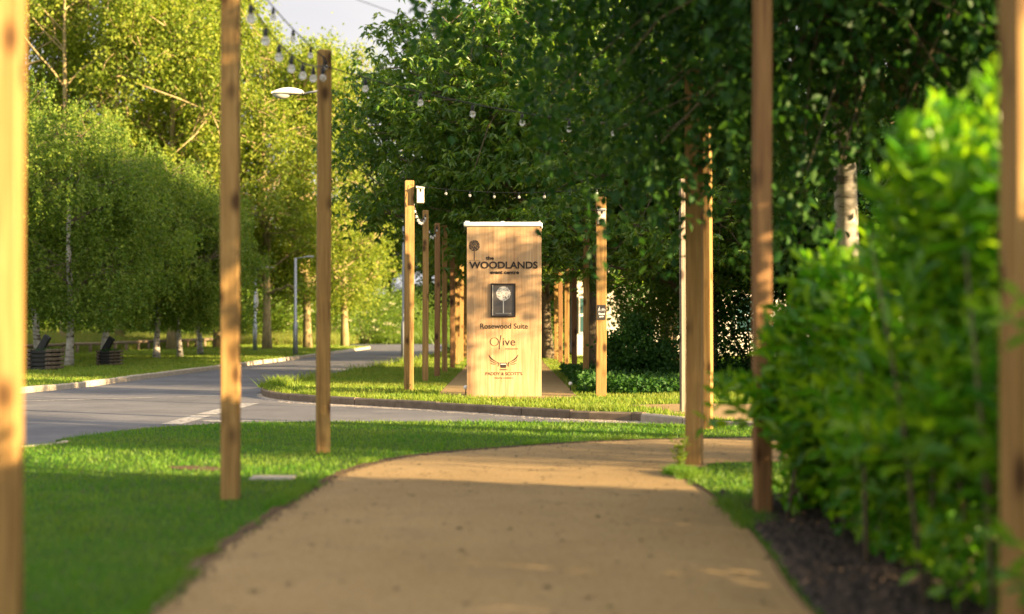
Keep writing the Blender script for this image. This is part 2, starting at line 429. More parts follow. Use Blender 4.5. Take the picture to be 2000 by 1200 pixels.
# ------------------------------------------------------------------ scatter helpers
def pip(pts, poly):
    poly = np.asarray(poly); x, y = pts[:, 0], pts[:, 1]; c = np.zeros(len(pts), bool)
    j = len(poly)-1
    for i in range(len(poly)):
        xi, yi = poly[i]; xj, yj = poly[j]
        m_ = ((yi > y) != (yj > y)) & (x < (xj-xi)*(y-yi)/((yj-yi) if yj != yi else 1e-9)+xi)
        c ^= m_; j = i
    return c
def dist_to_line(pts, line):
    l = np.asarray(line); d = np.full(len(pts), 1e9)
    for a, b_ in zip(l[:-1], l[1:]):
        ab = b_-a; t = np.clip(((pts-a)@ab)/max(1e-9, ab@ab), 0, 1)
        q = a+t[:, None]*ab; d = np.minimum(d, np.hypot(*(pts-q).T))
    return d
def blades(name, pts, z, h, w, mat, lean=.35, clump=True):
    n = len(pts)
    az = rng.uniform(0, 2*np.pi, n); s = np.stack([np.cos(az), np.sin(az), np.zeros(n)], 1)
    ln = rng.normal(0, lean, (n, 2))*h[:, None]
    base = np.stack([pts[:, 0], pts[:, 1], np.broadcast_to(z, n)], 1)
    tip = base + np.concatenate([ln, h[:, None]], 1)
    w = np.broadcast_to(w, n)[:, None]
    V = np.stack([base-s*w/2, base+s*w/2, tip], 1).reshape(-1, 3)
    Fc = np.arange(3*n).reshape(-1, 3)
    o = link(name, np_mesh(name, V, Fc), mat); return o
def frustum(pts, m_=.6):
    return (np.abs(pts[:, 0]) < pts[:, 1]*.36+m_+.3) & (pts[:, 1] > 3.5)
def rnd_pts(n, x0, x1, y0, y1): return np.stack([rng.uniform(x0, x1, n), rng.uniform(y0, y1, n)], 1)

def lowf(p, s=1.0, seed=0):
    r = np.random.default_rng(seed); out = np.zeros(len(p))
    for k in range(6):
        f = r.normal(0, 1, p.shape[1])*s*(1+k*.6); out += np.sin(p@f + r.uniform(0, 6.28))/(1+k*.35)
    return out/2.6
# near lawn
q = rnd_pts(520000, -8.5, 6.5, 4.2, 17.4)
q = q[frustum(q)]; q = q[pip(q, near_poly)]; q = q[~pip(q, near_path)]; q = q[~pip(q, strip_m)]
q = q[~((q[:, 0] > -2.0) & (q[:, 0] < -1.65) & (q[:, 1] > 10.7) & (q[:, 1] < 11.12))]
sp_ = pip(q, soil_patch); q = q[~sp_ | (rng.random(len(q)) < .12)]
dens = .35 + 2.0/ (q[:, 1]/8)**1.2
q = q[rng.random(len(q)) < dens/ dens.max()]
h = .03*(1+.35*lowf(q, 2.2, 3))*rng.uniform(.55, 1.4, len(q))
dl = dist_to_line(q, path_l[5:55]); h += .02*np.exp(-(dl/.08)**2)*rng.random(len(q))
h = np.clip(h, .012, .1)
tag(blades('lawn_grass', q, 0.0, h, .0045+.0004*q[:, 1], M['grass']), 'short mown grass of the near lawn beside the buff path', 'grass', kind='stuff')
# island lawn
q = rnd_pts(420000, -6, 9, 17, 62); q = q[frustum(q)]; q = q[pip(q, island_poly)]; q = q[~pip(q, back_path)]; q = q[~pip(q, cross_path)]
q = q[rng.random(len(q)) < np.clip((26/q[:, 1])**1.5, 0, 1)]
h = .045*(1+.4*lowf(q, 1.6, 9))*rng.uniform(.5, 1.5, len(q)); h = np.clip(h, .015, .14)
tag(blades('verge_grass', q, 0.0, h, .006+.0005*q[:, 1], M['grass_far']), 'sunlit grass verge around the tall timber sign', 'grass', kind='stuff')
# left verge
q = rnd_pts(420000, -30, -6, 24, 90); q = q[frustum(q, 1)]; q = q[pip(q, left_poly)]
q = q[rng.random(len(q)) < np.clip((34/q[:, 1])**1.5, 0, 1)]
h = .05*(1+.4*lowf(q, 1.2, 19))*rng.uniform(.5, 1.5, len(q)); h = np.clip(h, .015, .15)
tag(blades('far_verge_grass', q, 0.0, h, .006+.0006*q[:, 1], M['grass_far']), 'mown grass verge under the birch trees across the road', 'grass', kind='stuff')
# weedy tufts round the kerb nose and along road edges
def tufts(name, line, n, hh, spread, mat, label, w=.008):
    l = np.asarray(line); i = rng.integers(0, len(l)-1, n); t = rng.random(n)[:, None]
    q = l[i]*(1-t)+l[i+1]*t + rng.normal(0, spread, (n, 2))
    k = lowf(q, 3, 77) > .1; q = q[k]
    h = hh*rng.uniform(.3, 1.2, len(q))
    return tag(blades(name, q, 0.0, h, w, mat, .5), label, 'grass', kind='stuff')
isl_in = [(x+.0, y+.22) for x, y in isl_front[:36]]
tufts('grass_tufts', isl_in, 5000, .11, .05, M['grass_far'], 'longer grass tufts leaning over the island kerb', .012)
tufts('road_edge_tufts', [(x+.25, y) for x, y in isl_left[:28]], 5000, .2, .12, M['grass_far'], 'taller rough grass along the island edge by the main road', .02)

tufts('path_edge_tufts', [(x-.03, y+.02) for x, y in path_l[8:52]], 15000, .055, .035, M['grass'], 'ragged grass fringe overhanging the left edge of the buff path', .006)
tufts('path_side_tufts', [(x+.05, y) for x, y in path_r[17:36]], 9000, .07, .05, M['grass'], 'ragged grass fringe by the path bend post', .007)
# tall meadow beyond knee rail fence
q = rnd_pts(260000, -34, -9, 50, 92); q = q[frustum(q, 1)]
fl = lambda y: -17.4+(y-47)*.11
q = q[(q[:, 0] < fl(q[:, 1])-.4) | (q[:, 1] > 74)]
h = .55*(1+.4*lowf(q, .8, 4))*rng.uniform(.5, 1.3, len(q)); h = np.clip(h, .15, 1.2)
tag(blades('meadow_grass', q, -.02, h, .03, M['grass_tall'], .25), 'tall straw-yellow meadow grass behind the low rail fence', 'grass', kind='stuff')
q = rnd_pts(170000, -26, 14, 84, 128); q = q[frustum(q, 1)]
h = .7*(1+.4*lowf(q, .6, 14))*rng.uniform(.4, 1.2, len(q)); h = np.clip(h, .2, 1.2)
tag(blades('bank_growth', q, bank(q[:, 0], q[:, 1]), h, .06, M['leaf_bush'], .5), 'rough green growth covering the bank beyond the road bend', 'ground cover', kind='stuff')

# grit along side road gutter, mulch chips, path litter
def chips(name, pts, z, s0, s1, mat, label, cat, flatz=.5):
    n = len(pts); c = np.stack([pts[:, 0], pts[:, 1], np.broadcast_to(z, n)], 1)
    V = []; sz = rng.uniform(s0, s1, n)[:, None]
    offs = np.array([(1, 0, 0), (-.5, .87, 0), (-.5, -.87, 0), (0, 0, 1.)])
    rot = rng.uniform(0, 6.28, n); cs, sn = np.cos(rot), np.sin(rot)
    for k in range(4):
        o_ = offs[k]*np.array([1, rng.uniform(.4, .8), flatz])
        jitr = 1+rng.uniform(-.4, .5, n)
        x = (o_[0]*cs-o_[1]*sn)*jitr; y = (o_[0]*sn+o_[1]*cs)*jitr
        V.append(c+np.stack([x, y, np.full(n, o_[2])+rng.uniform(-.1, .2, n)*(k == 3)], 1)*sz)
    V = np.stack(V, 1).reshape(-1, 3); b4 = (np.arange(n)*4)[:, None]
    Fc = np.concatenate([b4+np.array([0, 1, 3]), b4+np.array([1, 2, 3]), b4+np.array([2, 0, 3])])
    return tag(link(name, np_mesh(name, V, Fc), mat), label, cat, kind='stuff')
l = np.asarray(isl_front[:44]); n = 9000; i = rng.integers(0, len(l)-1, n); t = rng.random(n)[:, None]
q = l[i]*(1-t)+l[i+1]*t; q[:, 1] -= np.abs(rng.normal(0, .22, n))+.02
chips('road_grit', q, -.1, .004, .014, M['gravel'], 'pale grit and dead leaves gathered along the kerb gutter', 'grit')
q = rnd_pts(60000, 1.1, 4.2, 4.2, 10.2); q = q[pip(q, strip_m)]
chips('mulch_chips', q, .012, .015, .05, M['chips'], 'dark bark mulch chips at the foot of the laurel hedge', 'mulch', .7)
q = rnd_pts(2200, -1.5, 3, 4.5, 15); q = q[pip(q, near_path)]
q = q[rng.random(len(q)) < .22+.7*(q[:, 1] > 11)]
chips('path_litter', q, .006, .004, .015, M['chips'], 'small dark leaf litter scattered on the buff path', 'litter', .25)
q = rnd_pts(420, -1.5, 2.6, 5, 15); q = q[pip(q, near_path)]
chips('fallen_leaves', q, .007, .012, .03, M['fallen'], 'scattered fallen leaves and clippings on the buff path', 'leaves', .15)
q = rnd_pts(2600, -6, 1.3, 6, 17); q = q[pip(q, near_poly)]; q = q[~pip(q, near_path)]
chips('lawn_litter', q, .018, .006, .018, M['fallen'], 'dry leaves and clippings lying in the near lawn', 'leaves', .3)
l = np.asarray(path_l[8:52]); n = 5000; i = rng.integers(0, len(l)-1, n); t = rng.random(n)[:, None]
q = l[i]*(1-t)+l[i+1]*t + np.abs(rng.normal(0, .05, (n, 2)))*np.array([1, -.7])
chips('edge_litter', q, .006, .003, .012, M['chips'], 'dry leaf crumbs along the grassy path edge', 'litter', .4)

# ------------------------------------------------------------------ timber posts
POSTS = 'square timber posts lining the path'
def post(px, d, w, ztop, label, mat='post', rz=0, depth=None, x=None, sink=.0, lean=(0, 0)):
    x = X(px, d) if x is None else x
    mb = MB(); dp = depth or w
    k = 9; z0 = -.05
    # slightly waney square section, chamfered top
    vs = []; fs = []
    rr = random.Random(int(px*7+d*13)); ph = rr.uniform(0, 6)
    levels = [z0] + [ztop*i/k for i in range(1, k)] + [ztop-.012, ztop]
    for li, z in enumerate(levels):
        ox = lean[0]*z + .004*math.sin(z*1.3+ph); oy = lean[1]*z; i_ = .01 if li == len(levels)-1 else 0
        c = .008
        for sx, sy in ((-1, -1), (1, -1), (1, 1), (-1, 1)):
            a = (sx*(w/2-i_), sy*(dp/2-i_))
            if (sx, sy) in ((-1, -1), (1, 1)):
                vs += [(ox+a[0], oy+a[1]-sy*c, z), (ox+a[0]-sx*c, oy+a[1], z)]
            else:
                vs += [(ox+a[0]-sx*c, oy+a[1], z), (ox+a[0], oy+a[1]-sy*c, z)]
    for l_ in range(len(levels)-1):
        for j in range(8): fs.append((l_*8+j, l_*8+(j+1) % 8, l_*8+8+(j+1) % 8, l_*8+8+j))
    fs.append(tuple((len(levels)-1)*8+j for j in range(8)))
    mb.add(vs, fs)
    o = mb.build('timber_post', M[mat]); o.location = (x, d, 0); o.rotation_euler.z = rz
    tag(o, label, 'post', POSTS); return o
postL0 = post(-40, 5.45, .15, 3.7, 'blurred sunlit timber post filling the left edge of the photo', x=-1.957, rz=R(8))
postA = post(450, 9.6, .12, 3.75, 'large knotty timber post standing in the near lawn, left of the path', rz=R(3))
postB = post(632, 13.0, .125, 3.68, 'timber post in the near lawn with hook and festoon bulbs at its top', rz=R(12))
post1 = post(799, 24.7, .16, Z(353, 24.7), 'thick pale timber post left of the tall sign carrying a cream box', rz=R(8))
left_row = [(831, 28.5, 411), (854, 31.2, 436), (868.5, 33.7, 440), (883.5, 36.3, 450), (893, 39.8, 455), (901, 43.2, 465), (908, 47, 475)]
names = ['first', 'second', 'third', 'fourth', 'fifth', 'sixth', 'seventh', 'eighth']
for i, (px, d, yt) in enumerate(left_row):
    post(px, d, .12, Z(yt, d), f'{names[i]} slim timber post behind the thick post, in the row left of the sign', rz=R(6), mat='post_red' if i in (1, 3) else 'post')
postR1 = post(1174, 22.8, .165, Z(385, 22.8), 'timber post right of the sign bearing the small dark shared path plate', rz=R(-2))
right_row = [(1145, 27.4, 'post'), (1121.5, 32, 'post_red'), (1107, 36.8, 'post'), (1094.5, 41, 'post_red'), (1086, 44.5, 'post'), (1065, 56, 'post')]
for i, (px, d, mt) in enumerate(right_row):
    post(px, d, .12, 3.35, f'{names[i]} timber post behind the shared path post, in the row right of the sign', rz=R(-4), mat=mt)
postC = post(1489, 8.7, .102, 3.35, 'reddish timber post rising out of the laurel hedge', mat='post_red', rz=R(6))
postD = post(1356, 11.9, .13, 3.3, 'timber post at the path bend with its right face sunlit', rz=R(-20))
postE = post(1380, 15.9, .115, 3.45, 'timber post just behind and right of the path bend post', rz=R(-22))
postF = post(1333, 18.9, .07, 3.1, 'slender grey post with pale edge beyond the path bend post', mat='post_grey', rz=R(14))
postR0 = post(1990, 4.8, .135, 3.6, 'blurred dark timber post at the right edge behind laurel leaves', mat='post', x=1.735, rz=R(8))

# box on post 1 (bird box) and post R1
def nest_box(loc, w, h, dp, label, rz):
    r = empty('bird_box', loc, rz); tag(r, label, 'box', 'cream boxes on the timber posts')
    b_ = MB(); b_.box(-w/2, w/2, -dp/2, dp/2, 0, h*.9, .006)
    b_.build('body', M['cream'], r)
    t_ = MB(); t_.add([(-w/2-.012, -dp/2-.02, h*.9+.003), (w/2+.012, -dp/2-.02, h*.9-.006), (w/2+.012, dp/2, h*.9+.02), (-w/2-.012, dp/2, h*.9+.045),
                       (-w/2-.012, -dp/2-.02, h*.9+.018), (w/2+.012, -dp/2-.02, h*.9+.010), (w/2+.012, dp/2, h*.9+.035), (-w/2-.012, dp/2, h*.9+.06)],
                      [(3, 2, 1, 0), (4, 5, 6, 7), (0, 1, 5, 4), (1, 2, 6, 5), (2, 3, 7, 6), (3, 0, 4, 7)])
    t_.build('roof', M['cream'], r)
    s = MB(); s.box(-.012, .016, -dp/2-.004, -dp/2-.001, h*.68, h*.86); s.build('slot', M['dark'], r)
    return r
d = 24.6
nest_box((X(819, d)+.015, d, Z(397, d)), .125, .28, .14, 'cream box with dark slot fixed to the thick post left of the sign', R(6))
d = 22.66
nest_box((X(1175, d), d-.0, Z(438, d)), .125, .24, .1, 'cream box fixed to the front of the shared path post', 0)

# ------------------------------------------------------------------ text helper
def text_obj(body, x0, x1, z0, z1, y, mat, parent, name='lettering', offset=0, extrude=.002, shear=0, font_scale=1):
    cu = bpy.data.curves.new(name, 'FONT'); cu.body = body; cu.size = 1; cu.offset = offset; cu.extrude = 0; cu.shear = shear; cu.resolution_u = 4
    t = bpy.data.objects.new('tmp_text', cu); COL.objects.link(t)
    bpy.context.view_layer.update()
    me = bpy.data.meshes.new_from_object(t.evaluated_get(bpy.context.evaluated_depsgraph_get()))
    bpy.data.objects.remove(t)
    co = np.array([v.co[:] for v in me.vertices]); mn, mx = co.min(0), co.max(0)
    xs = x0+(co[:, 0]-mn[0])/(mx[0]-mn[0])*(x1-x0); zs = z0+(co[:, 1]-mn[1])/(mx[1]-mn[1])*(z1-z0)
    polys = [tuple(p_.vertices) for p_ in me.polygons]
    n_ = len(co)
    V = [(a, y-extrude, c) for a, c in zip(xs, zs)] + [(a, y+.001, c) for a, c in zip(xs, zs)]
    from collections import Counter
    ec = Counter()
    for p_ in polys:
        for i in range(len(p_)): ec[(p_[i], p_[(i+1) % len(p_)])] += 1
    Fs = list(polys)
    for (a, c) in list(ec):
        if (c, a) not in ec: Fs.append((a, a+n_, c+n_, c))
    mb = MB().add(V, Fs)
    bpy.data.meshes.remove(me)
    return mb.build(name, mat, parent)

# ------------------------------------------------------------------ the totem sign
SD = 22.8; pxm = F/SD
sign = empty('totem_sign', (X(984.5, SD), SD, 0)); tag(sign, 'tall oak-look totem sign reading the WOODLANDS event centre between the post rows', 'sign')
def sx(px): return (px-984.5)/pxm
def sz(py): return Z(py, SD)
bd = MB(); W_ = sx(1057.5); bd.box(sx(911.5), W_, 0, .22, -.05, sz(443), .006); bd.build('panel', M['sign'], sign)
cp = MB(); cp.box(sx(905.5), sx(1057.5)+.0, -.035, .25, sz(442.5)+.002, sz(434), .012); cap = cp.build('cap', M['white'], sign)
for q0, q1, zt in ((1051.5, 1055.5, 431.5), (908, 917, 431.8), (978, 985, 432.5)):
    MB().box(sx(q0), sx(q1), -.02, .2, sz(434)-.004, sz(zt), .006).build('bracket', M['white'], cap)
MB().box(sx(1057.5)+.002, sx(1059.5), -.02, .2, sz(446), sz(436), .004).build('bracket', M['white'], cap)
YF = -.0015
text_obj('WOODLANDS', sx(916.5), sx(1050), sz(525), sz(511), YF, M['ink'], sign, offset=.022, extrude=.007)
text_obj('the', sx(949), sx(964.5), sz(507.5), sz(500.5), YF, M['ink'], sign, offset=.03, extrude=.005)
text_obj('event centre', sx(957), sx(1013.5), sz(535.8), sz(529.3), YF, M['ink'], sign, offset=.03, extrude=.005)
text_obj('Rosewood Suite', sx(938), sx(1031), sz(642.5), sz(632), YF, M['ink2'], sign, offset=.012)
# Olive
def arc_pts(cx, cz, rx, rz_, a0, a1, n=40): return [(cx+rx*math.cos(a0+(a1-a0)*i/n), cz+rz_*math.sin(a0+(a1-a0)*i/n)) for i in range(n+1)]
def ribbon(mb, pts, w, y, ext=.002):
    if not hasattr(w, '__len__'): w = [w]*len(pts)
    V = []; Fc = []
    for i, p_ in enumerate(pts):
        a = pts[max(i-1, 0)]; c = pts[min(i+1, len(pts)-1)]; t = Vector((c[0]-a[0], c[1]-a[1]))
        if t.length < 1e-9: t = Vector((1, 0))
        t.normalize(); n_ = Vector((-t.y, t.x))*w[i]/2
        V += [(p_[0]+n_.x, y-ext, p_[1]+n_.y), (p_[0]-n_.x, y-ext, p_[1]-n_.y)]
    for i in range(len(pts)-1): Fc.append((i*2, i*2+1, i*2+3, i*2+2))
    mb.add(V, Fc)
om = MB(); u = 1/pxm
pts = arc_pts(sx(965.6), sz(667.8), 8.0*u, 7.9*u, 0, 2*math.pi, 48)
ribbon(om, pts, [(.55+.95*abs(math.cos(2*math.pi*i/48)))*u for i in range(49)], YF)
ribbon(om, [(sx(978.6), sz(655)), (sx(977.4), sz(663)), (sx(975.6), sz(674)), (sx(975.3), sz(682.5))], [1.6*u, 1.5*u, 1.3*u, 1.5*u], YF)
om.build('lettering', M['ink2'], sign)
text_obj('ive', sx(982.3), sx(1006.5), sz(675.4), sz(661), YF, M['ink2'], sign, offset=.0)
text_obj('restaurant', sx(987), sx(1012), sz(683), sz(680), YF, M['faint'], sign)
text_obj("PADDY & SCOTT'S", sx(948.5), sx(1020), sz(733.3), sz(727), YF, M['ink2'], sign, offset=.004)
text_obj('hearty matters', sx(966.5), sx(1002), sz(740.5), sz(736.8), YF, M['ink2'], sign, offset=.0)
# winged cup
wg = MB()
for sgn in (-1, 1):
    c0 = 983.3
    def q_(dx, y_): return (sx(c0+sgn*dx), sz(y_))
    def bez(a, b_, c, n=14): return [((1-t)**2*a[0]+2*t*(1-t)*b_[0]+t*t*c[0], (1-t)**2*a[1]+2*t*(1-t)*b_[1]+t*t*c[1]) for t in [i/n for i in range(n+1)]]
    tw = lambda n, a, b_: [(a+(b_-a)*i/n)*u for i in range(n+1)]
    ribbon(wg, bez(q_(28.4, 693), q_(26, 702), q_(10.5, 708.5)), [(.5+2.0*math.sin(math.pi*min(1, i/14*1.1)))*u for i in range(15)], YF)
    ribbon(wg, bez(q_(10.8, 708), q_(9.0, 711), q_(10.2, 716.5)), tw(14, 2.2, .6), YF)
    ribbon(wg, bez(q_(27, 702), q_(23, 707.5), q_(12.5, 710.5)), [(.3+1.3*math.sin(math.pi*i/14))*u for i in range(15)], YF)
    ribbon(wg, bez(q_(25.5, 709), q_(22, 712), q_(14, 712)), [(.3+1.1*math.sin(math.pi*i/14))*u for i in range(15)], YF)
ribbon(wg, [(sx(976), sz(709.5)), (sx(990), sz(709.5))], 1.2*u, YF)
ribbon(wg, arc_pts(sx(990.3), sz(713), 2.1*u, 2.1*u, -1.7, 1.7, 12), .8*u, YF)
ribbon(wg, [(sx(975.5), sz(722)), (sx(979), sz(722.3)), (sx(987), sz(722.3)), (sx(991), sz(722))], [.5*u, 1.7*u, 1.7*u, .5*u], YF)
wg.add([(sx(976.2), YF-.002, sz(710)), (sx(978), YF-.002, sz(718.8)), (sx(988), YF-.002, sz(718.8)), (sx(989.8), YF-.002, sz(710))], [(0, 1, 2, 3)])
wg.build('winged_cup_emblem', M['ink2'], sign)
cu_ = MB(); cu_.add([(sx(977.4), YF-.004, sz(710.8)), (sx(977.7), YF-.004, sz(712.2)), (sx(988.3), YF-.004, sz(712.2)), (sx(988.6), YF-.004, sz(710.8))], [(0, 1, 2, 3)])
cu_.build('cup_rim', M['silver'], sign)
# round tree logos
def ball_tree(cx, cz, r, zb, stem, y, m_fg, m_bg, parent, seed, base_w):
    b_ = MB(); V = [(cx, y-.001, cz)]; k = 40; rr = random.Random(seed)
    for i in range(k):
        q = r*(1+rr.uniform(-.05, .03)); V.append((cx+q*math.cos(2*math.pi*i/k), y-.001, cz+q*math.sin(2*math.pi*i/k)))
    b_.add(V, [(0, 1+(i+1) % k, 1+i) for i in range(k)])
    b_.box(cx-stem/2, cx+stem/2, y-.001, y, zb, cz-r*.9)
    b_.box(cx-base_w, cx+base_w, y-.001, y, zb-.004, zb)
    b_.build('tree_emblem', m_fg, parent)
    h_ = MB()
    for i in range(85):
        a = rr.uniform(0, 6.28); q = r*.93*math.sqrt(rr.random()); s = r*rr.uniform(.045, .085); an = rr.uniform(0, 3.14)
        c_, s2 = math.cos(an), math.sin(an); x_, z_ = cx+q*math.cos(a), cz+q*math.sin(a)
        h_.add([(x_+(e*c_-f*s2), y-.0025, z_+(e*s2+f*c_)) for e, f in ((-s*1.3, 0), (0, -s*.6), (s*1.3, 0), (0, s*.6))], [(0, 1, 2, 3)])
    h_.build('emblem_leaves', m_bg, parent)
ball_tree(sx(926.3), sz(480), 10.8*u, sz(509), 1.6*u, YF, M['ink2'], M['sign'], sign, 4, 11*u)
fr = MB()
x0, x1, z0, z1 = sx(958.5), sx(1007), sz(619.5), sz(554); t_ = 3.0*u
fr.box(x0, x1, -.03, -.002, z1-t_, z1, .002); fr.box(x0, x1, -.03, -.002, z0, z0+t_, .002)
fr.box(x0, x0+t_, -.03, -.002, z0+t_, z1-t_); fr.box(x1-t_, x1, -.03, -.002, z0+t_, z1-t_)
frame = fr.build('picture_frame', M['ink'], sign)
pl = MB(); pl.box(x0+t_, x1-t_, -.012, -.003, z0+t_, z1-t_); plate = pl.build('plate', M['plate'], frame)
ball_tree(sx(983.2), sz(573.8), 14*u, sz(612), 1.8*u, -.013, M['silver'], M['plate'], frame, 8, 15*u)
gl = MB(); gl.box(x0+t_+.002, x0+t_+.012, -.022, -.0125, z0+t_, z1-t_); gl.build('pale_edge', M['silver'], frame)

# ------------------------------------------------------------------ Shared path plate
sp = empty('path_plate', (X(1174.6, 22.7), 22.8-.0875, 0)); tag(sp, 'small dark Shared path plate with white walker and bicycle on a timber post', 'sign')
u2 = 22.7/F
def qx(px): return (px-1174.6)*u2
def qz(py): return Z(py, 22.7)
b_ = MB(); b_.box(qx(1166.2), qx(1183), -.006, 0, qz(625), qz(596), .001); b_.build('plate', M['plate_dark'], sp)
ic = MB(); yy = -.0065
def rib(pts, w): ribbon(ic, [(qx(a), qz(c)) for a, c in pts], w*u2, yy, .001)
def disc(cx, cy, r, k=14):
    V = [(qx(cx+r*math.cos(2*math.pi*i/k)), yy-.001, qz(cy+r*math.sin(2*math.pi*i/k))) for i in range(k)]; ic.add(V, [tuple(range(k))])
disc(1171, 600.6, .9)
rib([(1170.6, 602), (1170.2, 604.6)], 1.5); rib([(1170.2, 604.6), (1171.4, 606.3), (1172, 608.2)], .8); rib([(1170.1, 604.8), (1169, 606.6), (1168, 608)], .8)
rib([(1170.6, 602.2), (1168.8, 603.5), (1168.4, 604.6)], .6); rib([(1170.8, 602.5), (1172.2, 603.8), (1173, 604)], .6)
for cx in (1175.3, 1180.6): rib([(cx+1.9*math.cos(i*.5236), 606+1.9*math.sin(i*.5236)) for i in range(13)], .45)
rib([(1175.3, 606), (1176.6, 603.4), (1179.6, 603.4), (1180.6, 606)], .45); rib([(1176.6, 603.4), (1178, 606), (1179.6, 603.4)], .45); rib([(1179.6, 603.4), (1179.3, 602.2), (1180.5, 602.2)], .45)
rib([(1175.8, 602.6), (1177.3, 602.6)], .5)
ic.build('pictogram', M['white'], sp)
text_obj('Shared', qx(1169.2), qx(1181), qz(615.2), qz(611.2), yy, M['white'], sp, extrude=.001, offset=.02)
text_obj('path', qx(1171.2), qx(1179), qz(620.8), qz(616.6), yy, M['white'], sp, extrude=.001, offset=.02)

# ------------------------------------------------------------------ small solar markers
def marker(px, py, label):
    x, y, _ = P(px, py); r = empty('path_marker', (x, y, 0)); tag(r, label, 'marker light', 'little marker lights beside the back path')
    MB().tube([(0, 0, -.02), (0, 0, .10)], .008, 6).build('stake', M['dark'], r)
    MB().lathe([(0, .10), (.028, .10), (.035, .12), (.03, .145), (.012, .16), (0, .16)], 10).build('head', M['white'], r)
marker(909.5, 772, 'tiny white-headed marker light at the left foot of the sign')
marker(1114, 764, 'tiny white-headed marker light on the right edge of the back path')

# ------------------------------------------------------------------ festoon string lights
bulb_me = MB().lathe([(0, -.062), (.012, -.06), (.024, -.05), (.0295, -.034), (.028, -.018), (.02, -.004), (.013, .003)], 12).mesh('bulb')
bulb_me.materials.append(M['bulb'])
sock_me = MB().lathe([(.012, -.004), (.0165, .002), (.0175, .03), (.013, .052), (.006, .062), (0, .062)], 10).mesh('socket'); sock_me.materials.append(M['black'])
FEST = 'festoon string lights hung between the posts'
def festoon(A, B, sag, n, label, t0=.04, t1=.98, s=1.0, drop=.07):
    r = empty('string_lights', A); tag(r, label, 'string lights', FEST)
    A = Vector(A); B = Vector(B)
    f = lambda t: (A.lerp(B, t) - Vector((0, 0, sag*4*t*(1-t)))) - A
    MB().tube([f(i/24) for i in range(25)], .006*s, 5).build('cable', M['cable'], r)
    for i in range(n):
        t = t0+(t1-t0)*i/max(1, n-1); p_ = f(t) - Vector((0, 0, drop*s))
        b_ = bpy.data.objects.new('bulb', bulb_me); COL.objects.link(b_); b_.parent = r; b_.location = p_; b_.scale = (s, s, s)
        s2 = bpy.data.objects.new('socket', sock_me); COL.objects.link(s2); s2.parent = b_
    return r
zA = 3.72
pA = (X(462, 9.55), 9.55, 3.5); pB = (X(632, 12.9), 12.9, Z(128, 12.9))
festoon(pA, pB, .18, 7, 'string of bulbs running from the big left post to the hooked post', .12, .985, 1.08)
festoon((X(470, 9.7), 9.7, 3.62), (X(640, 13.05), 13.05, Z(118, 13.05)), .05, 4, 'second string of bulbs above the first, left post to hooked post', .3, .97, .8)
pE = (X(1380, 15.85), 15.85, 3.38)
festoon(pB, pE, .16, 8, 'string of bulbs crossing the path from the hooked post into the dark leaves', .09, .97)
p1 = (X(801, 24.6), 24.6, Z(361, 24.6)); pR = (X(1174, 22.7), 22.7, Z(368, 22.7))
festoon(p1, pR, .10, 7, 'string of bulbs crossing above the sign from the thick post to the right', .2, .98, .75)
festoon((p1[0], p1[1]+.1, p1[2]-.04), (X(831, 28.4), 28.4, Z(418, 28.4)), .3, 9, 'slack string of bulbs from the thick post to the slim post behind it', .15, .97, .9, .05)
festoon((X(831, 28.4), 28.4, Z(418, 28.4)), (X(854, 31.1), 31.1, Z(440, 31.1)), .3, 6, 'slack string of bulbs between the first and second slim posts on the left', .1, .95, .9, .05)
festoon((X(470, 9.6), 9.6, 3.66), pE, .0, 2, 'bare cable passing high over the path from the big left post', .3, .6, .5)
# hook on post B
hk = MB(); c = Vector((X(630, 12.9), 12.93, 0)); zb = Z(128, 12.9)
hk.tube([(c.x, 12.93, zb+.09), (c.x+.006, 12.905, zb+.08), (c.x+.012, 12.895, zb+.03), (c.x+.003, 12.89, zb-.02), (c.x-.02, 12.9, zb-.03)], .007, 6)
o = hk.build('cable_hook', M['black']); tag(o, 'black cable hook screwed to the top of the near lawn post', 'hook')

